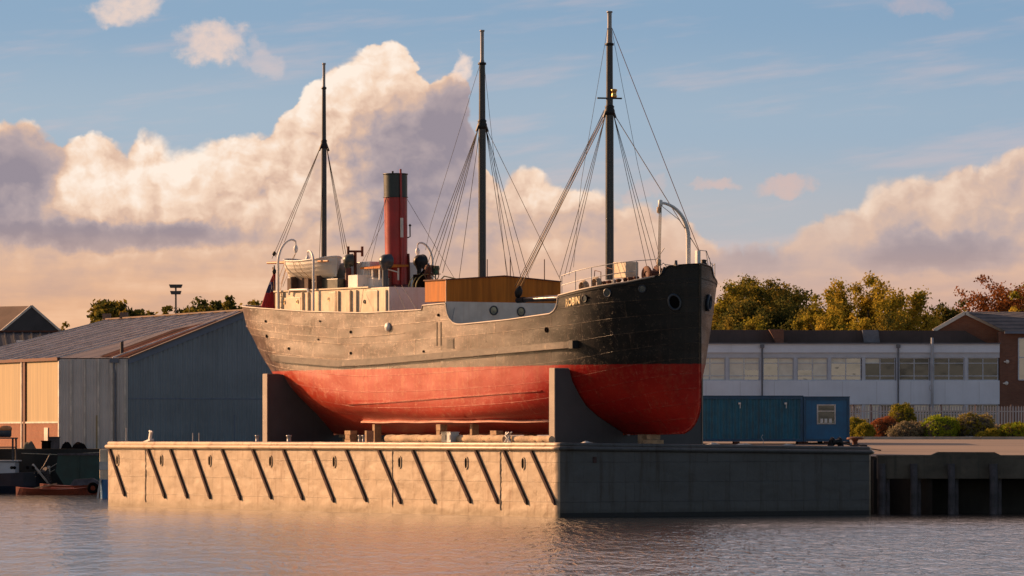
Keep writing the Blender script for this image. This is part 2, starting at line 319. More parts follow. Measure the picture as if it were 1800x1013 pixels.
M = {
    'slate': mat('mast_slate_paint', (0.022, 0.021, 0.027), 0.35, var=.3),
    'pale_paint': mat('pale_grey_paint', (0.30, 0.29, 0.28), 0.5, var=.15, streak=.25),
    'mast_wood': mat('varnished_pole', (0.30, 0.17, 0.09), 0.45),
    'black': mat('black_paint', (0.014, 0.014, 0.016), 0.5, spec=.3, var=.3),
    'rope': mat('dark_wire_rope', (0.035, 0.028, 0.026), 0.6),
    'manila': mat('manila_rope', (0.42, 0.27, 0.13), 0.8),
    'cream': mat('cream_house_paint', (0.68, 0.57, 0.42), 0.55, spec=.3, var=.18, vscale=1.8, streak=.5, scol=(.42, .24, .11)),
    'white': mat('white_paint', (0.74, 0.72, 0.68), 0.45, var=.08, streak=.25, scol=(.45, .34, .24)),
    'grey_white': mat('grey_white_bulkhead', (0.60, 0.60, 0.57), 0.55, var=.10, streak=.3, scol=(.34, .24, .13)),
    'funnel_red': mat('funnel_red', (0.34, 0.022, 0.020), 0.42, var=.18, streak=.3, scol=(.10, .008, .01)),
    'funnel_black': mat('funnel_black', (0.022, 0.034, 0.032), 0.45, var=.3, streak=.3, scol=(.10, .05, .03)),
    'navy': mat('navy_vent_paint', (0.035, 0.045, 0.062), 0.4, var=.25),
    'ventgreen': mat('green_grey_vent', (0.060, 0.066, 0.055), 0.4, var=.3),
    'rust': mat('rusty_brown_steel', (0.11, 0.035, 0.018), 0.75, var=.4, vscale=4),
    'darkred': mat('dark_red_paint', (0.12, 0.02, 0.014), 0.5, var=.3),
    'timber': mat('varnished_timber', (0.46, 0.155, 0.020), 0.6, spec=.2, var=.22, vscale=1.2, stretch=(4, 4, .25), bump=.25, bscale=3),
    'rawwood': mat('raw_timber', (0.40, 0.26, 0.15), 0.85, var=.3, vscale=5, bump=.4, bscale=14),
    'log': mat('weathered_log', (0.48, 0.35, 0.22), 0.85, var=.35, vscale=2.2, bump=.5, bscale=9, patch=((.12, .08, .05), 3.0, .58)),
    'deck': mat('weathered_deck', (0.20, 0.17, 0.14), 0.85, var=.3),
    'brass': mat('brass', (0.55, 0.33, 0.12), 0.3, metal=.9),
    'dark': mat('dark_recess', (0.010, 0.008, 0.008), 0.95, spec=0.0),
    'port_glass': glass_mat('porthole_glass', (0.02, 0.03, 0.03)),
    'green': mat('green_light_board', (0.02, 0.09, 0.04), 0.5),
    'letter': mat('cream_lettering', (0.90, 0.74, 0.42), 0.5, var=.08),
    'spar': mat('varnished_spar', (0.50, 0.24, 0.10), 0.5, var=.2, vscale=3),
    'steel': mat('galvanised_steel', (0.42, 0.42, 0.42), 0.45, metal=.3, var=.2),
    'cradle': mat('cradle_grey_paint', (0.068, 0.066, 0.072), 0.6, var=.12, vscale=.8, streak=.2),
    'pontoon': mat('pontoon_paint', (0.44, 0.365, 0.255), 0.46, var=.16, vscale=.55, bump=.30, bscale=.9, streak=.25, scol=(.22, .15, .09)),
    'pontoon_shade': mat('pontoon_shade_paint', (0.070, 0.073, 0.082), 0.55, var=.14, vscale=.35, streak=.3, scol=(.12, .11, .10), bump=.15, bscale=.8),  # darkened copy of the side paint for the shaded end
    'bar': mat('dark_fender_bar', (0.060, 0.034, 0.032), 0.8, spec=.15, var=.4, vscale=3),
    'concrete': mat('quay_concrete', (0.105, 0.086, 0.064), 0.9, var=.35, vscale=.6, streak=.6, scol=(.03, .035, .028), bump=.4, bscale=5),
    'pile': mat('tarred_pile', (0.075, 0.065, 0.07), 0.8, var=.4, vscale=2, streak=.4, bump=.5, bscale=6),
    'asphalt': mat('car_park_asphalt', (0.19, 0.145, 0.118), 0.9, var=.22, vscale=.16, stretch=(.18, 1.4, 1), patch=((.095, .075, .065), .22, .57)),
    'soil': mat('ground_soil', (0.10, 0.085, 0.06), 0.95, var=.3, vscale=.2),
    'kerb': mat('kerb_stone', (0.42, 0.34, 0.27), 0.9, var=.2),
    'office_white': mat('office_panel', (0.66, 0.72, 0.82), 0.55, var=.06, vscale=.5, streak=.12),
    'office_frame': mat('office_window_frame', (0.50, 0.54, 0.61), 0.5, var=.06),
    'office_roof': mat('office_roof_felt', (0.075, 0.055, 0.052), 0.85, var=.25, vscale=.5, streak=.3),
    'glass': glass_mat('window_glass', (0.035, 0.040, 0.045)),
    'glass_dark': glass_mat('window_glass_dark', (0.030, 0.034, 0.030), 0.10, 0.28),
    'sky_reflection': mat('pale_sky_reflection', (0.78, 0.74, 0.62), 0.8, var=.08, vscale=2),
    'pipe': mat('grey_pipe', (0.12, 0.13, 0.16), 0.5),
    'palepipe': mat('pale_flue', (0.36, 0.38, 0.42), 0.5),
    'barge': mat('white_barge_board', (0.66, 0.60, 0.52), 0.6, var=.06),
    'cabin_blue': mat('cabin_blue_paint', (0.012, 0.125, 0.195), 0.5, var=.2, streak=.4, scol=(.008, .04, .08)),
    'fence': mat('fence_galvanised', (0.46, 0.42, 0.42), 0.6, var=.1),
    'fence_post': mat('fence_post_brown', (0.13, 0.09, 0.085), 0.7),
    'clad_gold': mat('timber_cladding', (0.33, 0.24, 0.115), 0.6, var=.18, vscale=.7, stretch=(5, 5, .2), streak=.2),
    'clad_grey': mat('grey_cladding', (0.56, 0.50, 0.46), 0.6, var=.1, vscale=.5, streak=.35, scol=(.14, .11, .09)),
    'batten': mat('pale_batten', (0.60, 0.53, 0.46), 0.5),
    'clad_blue': mat('blue_cladding', (0.190, 0.225, 0.255), 0.55, var=.14, vscale=.35, streak=.3, scol=(.035, .06, .09)),
    'clad_trim': mat('blue_grey_trim', (0.13, 0.16, 0.22), 0.55, var=.1),
    'shed_roof': mat('shed_roof_sheet', (0.095, 0.080, 0.092), 0.6, spec=.3, var=.25, vscale=.35, patch=((.09, .022, .012), .20, .60)),
    'seam': mat('roof_seam', (0.60, 0.52, 0.50), 0.35),
    'old_roof': mat('old_roof_tiles', (0.17, 0.115, 0.085), 0.85, var=.25, vscale=.6),
    'old_wall': mat('dark_gable_boards', (0.050, 0.048, 0.052), 0.8, var=.3, vscale=.5),
    'low_roof': mat('low_dark_roof', (0.045, 0.043, 0.046), 0.7, var=.3, vscale=.4, stretch=(3, .3, 1)),
    'skylight': mat('skylight_sheet', (0.20, 0.24, 0.26), 0.4, var=.2),
    'brick_red': brick_mat('red_brick', (0.26, 0.085, 0.045), (0.33, 0.12, 0.06), (0.22, 0.16, 0.12)),
    'brick_dark': brick_mat('brown_brick', (0.17, 0.068, 0.042), (0.23, 0.095, 0.055), (0.16, 0.12, 0.1)),
    'tile': mat('grey_roof_tile', (0.115, 0.105, 0.11), 0.8, var=.2, vscale=2),
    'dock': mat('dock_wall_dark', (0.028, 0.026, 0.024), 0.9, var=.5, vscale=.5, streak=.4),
    'barge_green': mat('barge_green_paint', (0.010, 0.050, 0.042), 0.55, var=.35, vscale=.6, streak=.4),
    'boat_navy': mat('boat_navy_paint', (0.010, 0.014, 0.026), 0.4, var=.3),
    'boat_white': mat('boat_white_paint', (0.50, 0.50, 0.52), 0.45, var=.06),
    'boat_brown': mat('varnished_boat_planks', (0.25, 0.048, 0.020), 0.45, var=.35, vscale=1.5, stretch=(.3, 3, 3)),
    'orange': mat('orange_liferaft', (0.60, 0.22, 0.07), 0.5),
    'drum_blue': mat('blue_drum', (0.02, 0.14, 0.33), 0.4),
    'trunk': mat('bark', (0.06, 0.045, 0.032), 0.95, var=.3, vscale=3),
    'flag_red': mat('red_ensign_cloth', (0.33, 0.018, 0.022), 0.9, var=.15),
    'flag_blue': mat('blue_ensign_cloth', (0.03, 0.03, 0.09), 0.9),
    'flag_white': mat('white_ensign_cloth', (0.55, 0.5, 0.48), 0.9),
    'lamp': mat('lamp_dark_metal', (0.05, 0.045, 0.045), 0.5),
    'l_dark': leaf_mat('leaf_dark_evergreen', (0.05, 0.062, 0.02), (0.094, 0.095, 0.025), (0.15, 0.103, 0.03)),
    'l_mid': leaf_mat('leaf_olive', (0.115, 0.116, 0.024), (0.23, 0.169, 0.032), (0.284, 0.162, 0.035)),
    'l_gold': leaf_mat('leaf_golden', (0.27, 0.21, 0.032), (0.48, 0.34, 0.048), (0.58, 0.40, 0.065)),
    'l_rust': leaf_mat('leaf_russet', (0.17, 0.062, 0.024), (0.27, 0.105, 0.034), (0.33, 0.15, 0.04)),
    'l_green': leaf_mat('leaf_bright_green', (0.195, 0.27, 0.021), (0.315, 0.345, 0.027), (0.405, 0.36, 0.045), .8),
    'l_bushred': leaf_mat('leaf_copper_bush', (0.208, 0.072, 0.034), (0.299, 0.111, 0.044), (0.364, 0.143, 0.049), .8),
    'l_grey': leaf_mat('leaf_grey_green', (0.21, 0.189, 0.119), (0.308, 0.245, 0.147), (0.378, 0.294, 0.168), .8),
    'l_autumn': leaf_mat('leaf_olive_bush', (0.195, 0.188, 0.027), (0.345, 0.27, 0.033), (0.42, 0.3, 0.036), .8),
    'foam': mat('pale_rag', (0.45, 0.43, 0.40), 0.8),
}
def pontoon_mat(name, c, rough, spec, line_amt, axis):
    m = bpy.data.materials.new(name); m.use_nodes = True
    nt = m.node_tree; b = nt.nodes['Principled BSDF']
    tc = nt.nodes.new('ShaderNodeTexCoord'); ob = tc.outputs['Object']; xyz = sep(nt, ob); x, z = xyz[axis], xyz[2]
    n1 = Ex(nt, noise(nt, ob, .55, 5, .6).outputs[0]); n2 = Ex(nt, noise(nt, ob, 3.5, 5, .7).outputs[0])
    wob = (n1 - .5) * .10
    t = nt.nodes.new('ShaderNodeTexBrick'); nt.links.new(comb(nt, x + wob, z + wob * .6 + .18, 0.0), t.inputs['Vector'])
    t.offset = .37; t.inputs['Scale'].default_value = 1; t.inputs['Brick Width'].default_value = 1.75; t.inputs['Row Height'].default_value = .78
    t.inputs['Mortar Size'].default_value = .012; t.inputs['Mortar Smooth'].default_value = .5
    t.inputs['Color1'].default_value = (0, 0, 0, 1); t.inputs['Color2'].default_value = (1, 1, 1, 1)
    line = Ex(nt, t.outputs['Fac']); plate = Ex(nt, t.outputs['Color'])
    st = Ex(nt, noise(nt, comb(nt, xyz[0] * 1.6, xyz[1] * 1.6, z * .13), 1.6, 5, .65).outputs[0])
    k = lambda f: tuple(a * f for a in c)
    o = mixc(nt, n1.smooth(.3, .7), k(.86), k(1.10)); o = mixc(nt, plate * .22, o, k(.80))
    o = mixc(nt, st.smooth(.50, .70, 0, .70), o, (c[0] * .50, c[1] * .36, c[2] * .27))
    o = mixc(nt, st.smooth(.36, .22, 0, .35), o, k(1.25))
    o = mixc(nt, line * n2.smooth(.35, .6) * line_amt, o, k(.45))
    rust = (n2 + (st - .5) * .5).smooth(.70, .76); o = mixc(nt, rust * .7, o, (c[0] * .35, c[1] * .20, c[2] * .14))
    wl = (z + (n2 - .5) * .22).smooth(.42, .10); o = mixc(nt, wl * .55, o, (c[0] * .40, c[1] * .40, c[2] * .34))
    nt.links.new(o, b.inputs['Base Color']); b.inputs['Specular IOR Level'].default_value = spec
    r = n1.lin(.25, .75, rough - .06, rough + .08); nt.links.new(r.k, b.inputs['Roughness'])
    dent = Ex(nt, noise(nt, comb(nt, x * .9, z * 1.3, 0.0), 1.0, 1, .4).outputs[0])
    d2 = Ex(nt, noise(nt, comb(nt, x * 2.6, z * 2.6, 5.0), 1.0, 2, .5).outputs[0])
    h = dent * .065 + d2 * .026 + plate * .016 + line * .02 + n2 * .005
    bp = nt.nodes.new('ShaderNodeBump'); bp.inputs['Strength'].default_value = .8; bp.inputs['Distance'].default_value = 1.0
    nt.links.new(h.k, bp.inputs['Height']); nt.links.new(bp.outputs[0], b.inputs['Normal'])
    return m


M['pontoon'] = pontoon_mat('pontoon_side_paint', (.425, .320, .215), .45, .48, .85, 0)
M['pontoon_shade'] = pontoon_mat('pontoon_shaded_end', (.088, .084, .082), .5, .4, .4, 1)  # same paint as the side, with the end's shade put into the colour
ribbed(M['clad_blue'], 0, 0.30, 0.05); ribbed(M['clad_grey'], 0, 0.18, 0.02, .6)
ribbed(M['cabin_blue'], 0, 0.28, 0.05, .9); ribbed(M['tile'], 1, 0.3, 0.04)

# ------------------------------------------------------------------ object helpers


def thing(name, label, cat, loc=(0, 0, 0), rz=0.0, group=None):
    o = bpy.data.objects.new(name, None); C.objects.link(o); o.empty_display_size = .3
    o.location = loc; o.rotation_euler = (0, 0, rz)
    return tag(o, label, cat, group)


def tag(o, label=None, cat=None, group=None, kind=None):
    for k, v in (('label', label), ('category', cat), ('group', group), ('kind', kind)):
        if v: o[k] = v
    return o


class MB:
    """collects shapes and links them as ONE mesh object"""
    def __init__(s): s.v = []; s.f = []; s.mi = []; s.sm = []; s.cur = 0; s.smooth = False
    def add(s, vs, fs, smooth=None):
        o = len(s.v); s.v += [tuple(p) for p in vs]
        for f in fs:
            s.f.append(tuple(i + o for i in f)); s.mi.append(s.cur); s.sm.append(s.smooth if smooth is None else smooth)
        return s
    def box(s, c, d, rz=0.0, T=None):
        hx, hy, hz = d[0] / 2, d[1] / 2, d[2] / 2
        m = Matrix.Rotation(rz, 3, 'Z') if T is None else T
        P = [Vector(c) + m @ Vector((x, y, z)) for z in (-hz, hz) for x, y in ((-hx, -hy), (hx, -hy), (hx, hy), (-hx, hy))]
        return s.add(P, [(3, 2, 1, 0), (4, 5, 6, 7), (0, 1, 5, 4), (1, 2, 6, 5), (2, 3, 7, 6), (3, 0, 4, 7)], False)
    def bar(s, a, b, w, h, up=(0, 0, 1)):
        a, b = Vector(a), Vector(b); d = (b - a); L = d.length; d.normalize()
        sx = d.cross(Vector(up))
        if sx.length < 1e-4: sx = d.cross(Vector((1, 0, 0)))
        sx.normalize(); uz = sx.cross(d)
        T = Matrix((d, sx, uz)).transposed()
        return s.box((a + b) / 2, (L, w, h), T=T)
    def tube(s, pts, r, n=8, cap=True, smooth=True):
        pts = [Vector(p) for p in pts]; k = len(pts)
        rr = r if isinstance(r, (list, tuple)) else [r] * k
        t0 = (pts[1] - pts[0]).normalized(); ref = Vector((0, 0, 1)) if abs(t0.z) < .9 else Vector((1, 0, 0))
        u = t0.cross(ref).normalized(); vs = []
        for i in range(k):
            t = (pts[min(i + 1, k - 1)] - pts[max(i - 1, 0)]).normalized()
            u = (u - t * u.dot(t)).normalized(); w = t.cross(u)
            for j in range(n):
                a = 2 * math.pi * j / n; vs.append(pts[i] + (u * math.cos(a) + w * math.sin(a)) * rr[i])
        fs = [(i * n + j, i * n + (j + 1) % n, (i + 1) * n + (j + 1) % n, (i + 1) * n + j) for i in range(k - 1) for j in range(n)]
        s.add(vs, fs, smooth)
        if cap:
            s.add(vs[:n], [tuple(range(n))[::-1]], False); s.add(vs[-n:], [tuple(range(n))], False)
        return s
    def lathe(s, c, prof, n=16, axis=(0, 0, 1), smooth=True):
        ax = Vector(axis).normalized(); ref = Vector((1, 0, 0)) if abs(ax.x) < .9 else Vector((0, 1, 0))
        u = ax.cross(ref).normalized(); w = ax.cross(u); c = Vector(c); vs = []
        for r, h in prof:
            for j in range(n):
                a = 2 * math.pi * j / n; vs.append(c + ax * h + (u * math.cos(a) + w * math.sin(a)) * r)
        fs = [(i * n + j, i * n + (j + 1) % n, (i + 1) * n + (j + 1) % n, (i + 1) * n + j) for i in range(len(prof) - 1) for j in range(n)]
        return s.add(vs, fs, smooth)
    def prism(s, poly, h0, h1, to3):
        """polygon in 2-D extruded between two values of the third coordinate; to3(p, h) places it"""
        n = len(poly)
        s.add([to3(p, h0) for p in poly] + [to3(p, h1) for p in poly],
              [tuple(range(n))[::-1], tuple(range(n, 2 * n))] + [(i, (i + 1) % n, n + (i + 1) % n, n + i) for i in range(n)], False)
        return s
    def quad(s, *p): return s.add(p, [tuple(range(len(p)))], False)
    def build(s, name, mats, parent=None, loc=None, rz=0.0, recalc=True, bevel=0.0):
        me = bpy.data.meshes.new(name); me.from_pydata(s.v, [], s.f)
        for m in (mats if isinstance(mats, (list, tuple)) else [mats]): me.materials.append(m)
        me.polygons.foreach_set('material_index', s.mi); me.polygons.foreach_set('use_smooth', s.sm)
        if recalc:
            bm = bmesh.new(); bm.from_mesh(me); bmesh.ops.recalc_face_normals(bm, faces=bm.faces[:]); bm.to_mesh(me); bm.free()
        o = bpy.data.objects.new(name, me); C.objects.link(o)
        if parent is not None: o.parent = parent
        if loc is not None: o.location = loc
        o.rotation_euler = (0, 0, rz)
        if bevel:
            b = o.modifiers.new('bevel', 'BEVEL'); b.width = bevel; b.segments = 2; b.limit_method = 'ANGLE'
        return o


def copy_tree(o, parent=None):
    c = o.copy(); C.objects.link(c); c.parent = parent
    for ch in list(o.children): copy_tree(ch, c)
    return c


def at(px, py, Y):
    """a point at depth Y seen at that place of the photograph"""
    return Vector(((px - 900) * Y / FPX, Y, CAMZ - (py - HOR) * Y / FPX))


def lerp(a, b, t): return a + (b - a) * t


def table(xs, ys, smooth=False):
    def f(x):
        if x <= xs[0]: return ys[0]
        if x >= xs[-1]: return ys[-1]
        i = int(np.searchsorted(xs, x)) - 1; i = max(0, min(i, len(xs) - 2))
        t = (x - xs[i]) / (xs[i + 1] - xs[i])
        if smooth: t = t * t * (3 - 2 * t)
        return ys[i] + (ys[i + 1] - ys[i]) * t
    return f


# ------------------------------------------------------------------ water and land
def build_water():
    m = bpy.data.materials.new('dock_water'); m.use_nodes = True
    nt = m.node_tree; b = nt.nodes['Principled BSDF']
    tc = nt.nodes.new('ShaderNodeTexCoord'); x, y, z = sep(nt, tc.outputs['Object'])
    b.inputs['Base Color'].default_value = (0.016, 0.018, 0.018, 1); b.inputs['Specular IOR Level'].default_value = 0.5
    b.inputs['IOR'].default_value = 1.6
    n1 = Ex(nt, noise(nt, comb(nt, x * 2.7 + y * 0.07, y * 0.34, 0.0), 1.0, 3, 0.62, dist=.7).outputs[0])
    n2 = Ex(nt, noise(nt, comb(nt, x * 0.5 - y * 0.05, y * 0.16, 4.0), 1.0, 3, 0.5).outputs[0])
    n3 = Ex(nt, noise(nt, comb(nt, x * 0.03, y * 0.02, 9.0), 1.0, 3, 0.5).outputs[0])
    h = n1 * n3.smooth(0.40, 0.60, 0.45, 1.25) + n2 * 0.65
    bp = nt.nodes.new('ShaderNodeBump'); bp.inputs['Strength'].default_value = 1.0; bp.inputs['Distance'].default_value = 0.30
    nt.links.new(h.k, bp.inputs['Height']); nt.links.new(bp.outputs[0], b.inputs['Normal'])
    b.inputs['Roughness'].default_value = 0.14
    mb = MB(); mb.quad((-1500, -1500, 0), (1500, -1500, 0), (1500, 420, 0), (-1500, 420, 0))
    tag(mb.build('water', m), kind='structure')


build_water()
QZ = 2.30                                   # quay edge height at the right
AX = Vector((0.5352, -0.8447, 0)); BX = Vector((0.8447, 0.5352, 0))      # along pontoon and ship to the bow; across, away from us
RZ = math.atan2(AX.y, AX.x)
CORNER = Vector((1.889, 200.0, 0))


def ground_z(y):
    return QZ + max(0, min(1, (y - 209.5) / 52.5)) * 0.70


def build_land():
    mb = MB()
    # right-hand quay apron and car park, a sheet that climbs gently away from the water
    ys = [209.5, 213, 218, 224, 230, 236, 242, 250, 256, 262, 262.01, 285.0, 400.0, 700]
    left = lambda y: 17.2 - (y - 209.5) * 0.6336 if y < 245 else -6.0
    rows = [(left(y), y, ground_z(y)) for y in ys]
    vs = []; fs = []
    for i, (x, y, z) in enumerate(rows): vs += [(x, y, z), (500, y, z)]
    for i in range(len(rows) - 1): fs.append((2 * i, 2 * i + 1, 2 * i + 3, 2 * i + 2))
    mb.add(vs, fs)
    tag(mb.build('car_park', M['asphalt']), kind='structure')
    mb = MB()
    mb.quad((-500, 286.5, 2.45), (-6.0, 286.5, 2.45), (-6.0, 700, 2.45), (-500, 700, 2.45))
    mb.quad((-6000, 700, 2.4), (6000, 700, 2.4), (6000, 9000, 2.4), (-6000, 9000, 2.4))
    tag(mb.build('ground', M['soil']), kind='structure')
    # quay walls below the sheets
    mb = MB()
    mb.box((100, 285.6 + 1.2, 1.1), (1, 1, 1)) if False else None
    mb.quad((-500, 286.5, -1), (-6, 286.5, -1), (-6, 286.5, 2.449), (-500, 286.5, 2.449))
    mb.quad((-6, 286.5, -1), (-6, 245, -1), (-6, 245, ground_z(245)), (-6, 286.5, ground_z(285)))
    mb.quad((-6, 245, -1), (17.2, 209.5, -1), (17.2, 209.5, QZ), (-6, 245, ground_z(245)))
    tag(mb.build('dock_wall', M['dock'], recalc=False), 'dark stained dock wall along the far side of the water', 'wall')
    # grass strip behind the kerb
    mb = MB(); mb.quad((10, 262.3, 3.035), (60, 262.3, 3.035), (60, 277, 3.035), (10, 277, 3.035))
    tag(mb.build('planting_bed_ground', M['soil']), kind='structure')
    mb = MB(); random.seed(3)
    x = 12.0
    while x < 45:
        L = random.choice((2.4, 3.0, 3.6)); mb.box((x + L / 2, 262.15, ground_z(262) + .045), (L - .03, .3, .19)); x += L
    tag(mb.build('kerb', M['kerb']), kind='structure')


build_land()

# the open quay front at the right: a deep edge beam on piles, dark underneath
QX0 = 14.95


def build_quay_front():
    t = thing('quay_edge', 'stained concrete quay edge standing on piles beside the pontoon', 'quay', (QX0, 209.4, 0))
    mb = MB(); mb.box((30, .2, 1.86), (60, .5, .86)); mb.build('edge_beam', M['concrete'], t, bevel=.03)
    mb = MB(); mb.box((30, .45, 2.345), (60, 1.0, .11)); mb.build('coping', M['concrete'], t)
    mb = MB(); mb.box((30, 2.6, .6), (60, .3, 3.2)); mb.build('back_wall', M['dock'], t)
    mb = MB(); mb.prism([(2.2, 2.40), (5.05, 2.40), (4.8, 2.52), (2.5, 2.53)], .1, .7, lambda p, h: (p[0], h, p[1])); mb.build('raised_block', M['concrete'], t)


build_quay_front()
for i, (px, w, lab) in enumerate(((1549, .34, 'pale timber pile nearest the pontoon corner under the quay'), (1606, .30, 'purplish steel pile second from the pontoon under the quay'),
                                  (1672, .30, 'purplish steel pile third from the pontoon under the quay'), (1746, .34, 'grey weathered pile farthest from the pontoon under the quay'))):
    Y = 209.2
    x = (px - 900) * Y / FPX
    t = thing('quay_pile', lab, 'pile', (x, Y, 0), 0, 'piles under the quay edge')
    mb = MB(); mb.tube([(0, 0, -1.2), (0.02, 0, 1.2), (0, 0, 2.05)], w / 2, 10); mb.build('shaft', M['pile'], t)
    mb = MB(); mb.tube([(w * .8, .5, -1.2), (w * .8, .5, 1.44)], w * .35, 8); mb.build('brace_pile', M['pile'], t)

# ------------------------------------------------------------------ pontoon
PW, PL = 15.24, 37.9


def pz(v): return 2.90 - 0.17 * v / PW          # the deck has a slight list


def pont(u, v, z): return CORNER - AX * u + BX * v + Vector((0, 0, z))


def u_of(px, v):
    k = (px - 900) / FPX
    return (CORNER.x + BX.x * v - k * (CORNER.y + BX.y * v)) / (AX.x - k * AX.y)


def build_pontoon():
    t = thing('pontoon', 'long tan steel pontoon, darkened on its shaded end, floating under the steamship', 'pontoon', CORNER, RZ)
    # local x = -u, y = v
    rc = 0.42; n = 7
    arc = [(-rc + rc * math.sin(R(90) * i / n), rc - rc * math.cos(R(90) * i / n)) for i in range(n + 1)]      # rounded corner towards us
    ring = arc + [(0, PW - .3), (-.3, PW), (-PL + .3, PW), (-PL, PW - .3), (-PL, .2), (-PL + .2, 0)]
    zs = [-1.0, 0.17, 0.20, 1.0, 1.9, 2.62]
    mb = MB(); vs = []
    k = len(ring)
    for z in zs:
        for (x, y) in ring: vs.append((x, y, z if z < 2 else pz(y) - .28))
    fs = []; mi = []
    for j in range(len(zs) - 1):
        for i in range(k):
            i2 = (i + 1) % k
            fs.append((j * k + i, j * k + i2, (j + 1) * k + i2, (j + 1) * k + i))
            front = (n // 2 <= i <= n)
            mi.append(2 if (j == 0 and front) else (1 if front else 0))  # shaded end in its darkened copy; black waterline boot doubles as contact shade
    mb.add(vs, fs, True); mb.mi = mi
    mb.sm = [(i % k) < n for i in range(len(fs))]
    o = mb.build('hull', [M['pontoon'], M['pontoon_shade'], M['black']], t)
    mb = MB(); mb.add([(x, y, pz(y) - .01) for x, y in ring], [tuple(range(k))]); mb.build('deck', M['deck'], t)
    # rounded rubbing rail and the deck edge above it
    def sweep(prof, mats, name):
        mb = MB(); vs = []; q = len(prof)
        cx, cy = -PL / 2, PW / 2
        for i in range(k):
            p0, p1, p2 = Vector(ring[i - 1]), Vector(ring[i]), Vector(ring[(i + 1) % k])
            a = (p1 - p0).normalized(); b = (p2 - p1).normalized(); tt = (a + b).normalized(); nn = Vector((tt.y, -tt.x))
            sc = 1 / max(.6, nn.dot(Vector((a.y, -a.x))))
            for (d, h) in prof:
                p = p1 + nn * d * sc; vs.append((p.x, p.y, pz(p1.y) + h))
        fs = [(i * q + j, ((i + 1) % k) * q + j, ((i + 1) % k) * q + (j + 1) % q, i * q + (j + 1) % q) for i in range(k) for j in range(q)]
        mb.add(vs, fs, True); mi = [1 if n // 2 <= f // q <= n else 0 for f in range(len(fs))]; mb.mi = mi
        return mb.build(name, mats, t)
    sweep([(-.3, -.30), (.01, -.30), (.10, -.285), (.15, -.22), (.15, -.18), (.10, -.115), (.01, -.10), (-.3, -.10)], [M['pontoon'], M['pontoon_shade']], 'rubbing_rail')
    sweep([(-.3, -.13), (.02, -.13), (.03, -.02), (-.03, 0.03), (-.3, .03)], [M['pontoon'], M['pontoon_shade']], 'deck_edge')
    # slanting dark bars on the long side
    for tx, bx in ((190, 218), (257, 289), (296, 329), (337, 369), (387, 422), (441, 476), (495, 531), (548, 586), (605, 643), (663, 703), (722, 763), (783, 826), (833, 874), (883, 925), (931, 974)):
        u0, u1 = u_of(tx + 4, 0), u_of(bx, 0)
        mb = MB(); jit = random.uniform(-.03, .03); a = Vector((-u0 + jit, -.042, pz(0) - .30)); b = Vector((-u1 - jit, -.042, .62 + random.uniform(-.05, .05)))
        mb.bar(a, b, .125, .09, up=(0, -1, 0))
        d = (b - a).normalized(); sx = Vector((d.z, 0, -d.x)) * .085
        mb.prism([b + sx, b - sx, b + d * .2 - sx * .1 + Vector((0, 0, -.04))], -.05, .05, lambda p, h: p + Vector((0, h, 0)))
        mb.build('slanting_bar', M['bar'], t)
    # oval mooring recesses
    for px in (207, 284, 369, 476, 588, 703, 820, 920):
        u = u_of(px, 0); z = 2.10
        mb = MB(); oval = []
        for i in range(20):
            a = 2 * math.pi * i / 20; oval.append((.125 * math.cos(a), z + .16 * math.sin(a) + (.10 if math.sin(a) > 0 else -.10)))
        inn = [(x * .72, z + (zz - z) * .80) for x, zz in oval]
        q = len(oval)
        mb.add([(-u + x, -.035, zz) for x, zz in oval] + [(-u + x, -.035, zz) for x, zz in inn] + [(-u + x, .0, zz) for x, zz in oval],
               [(i, (i + 1) % q, q + (i + 1) % q, q + i) for i in range(q)] + [(i, (i + 1) % q, 2 * q + (i + 1) % q, 2 * q + i) for i in range(q)])
        fr = mb.build('mooring_recess', M['pontoon'], t)
        mb = MB(); mb.add([(-u + x, -.012, zz) for x, zz in inn], [tuple(range(q))])  # flat dark disc stands in for the shaded depth of the hole
        mb.build('opening', M['dark'], fr)
    # vertical weld seams between the plates, and a draught mark plate
    for px in (256, 690, 880):
        mb = MB(); u = u_of(px, 0)
        mb.tube([(-u + random.uniform(-.03, .03), -.004, .25 + j * .08) for j in range(30)], [random.uniform(.018, .045) for j in range(30)], 6)
        mb.build('weld_seam', M['pontoon'], t)
    mb = MB(); mb.box((.012, 1.6, 2.25), (.03, .16, .24)); mb.build('small_plate', M['bar'], t)
    # bollards and deck fittings along the near edge
    for px, r in ((452, .07), (508, .09), (632, .055), (639, .055)):
        u = u_of(px, .5); mb = MB()
        mb.lathe((-u, .5, pz(.5)), [(r * 1.5, 0), (r * 1.5, .03), (r, .03), (r, .26), (r * 1.35, .27), (r * 1.35, .32), (0, .33)], 12)
        mb.build('bollard', M['steel'], t)
    for u in (u_of(262, .6),):
        mb = MB(); mb.bar((-u - .35, .6, pz(0)), (-u + .25, .6, pz(0) + .12), .2, .08); mb.bar((-u + .05, .6, pz(0) + .05), (-u + .2, .6, pz(0) + .5), .12, .10); mb.tube([(-u + .05, .6, pz(0) + .5), (-u + .3, .6, pz(0) + .45)], .05)
        mb.build('fairlead_cleat', M['white'], t)
    for px in (222, 339, 350):
        u = u_of(px, .9); mb = MB(); mb.tube([(-u, .9, pz(0)), (-u, .9, pz(0) + (.65 if px < 300 else .42))], .025, 6); mb.build('stanchion', M['steel'], t)


build_pontoon()

# ------------------------------------------------------------------ the steamship
SO = CORNER + BX * 7.6 - AX * 1.44            # foot of the stem; ship local axes: x = forward, y = away from us, z = up
SO.z = 0
ZK = 3.30                                     # underside of the keel
ZB = 6.07                                     # top of the red bottom paint


def spt(s, w, z): return SO - AX * s + BX * w + Vector((0, 0, z))


def s_of(px, w):
    k = (px - 900) / FPX
    return (SO.x + BX.x * w - k * (SO.y + BX.y * w)) / (AX.x - k * AX.y)


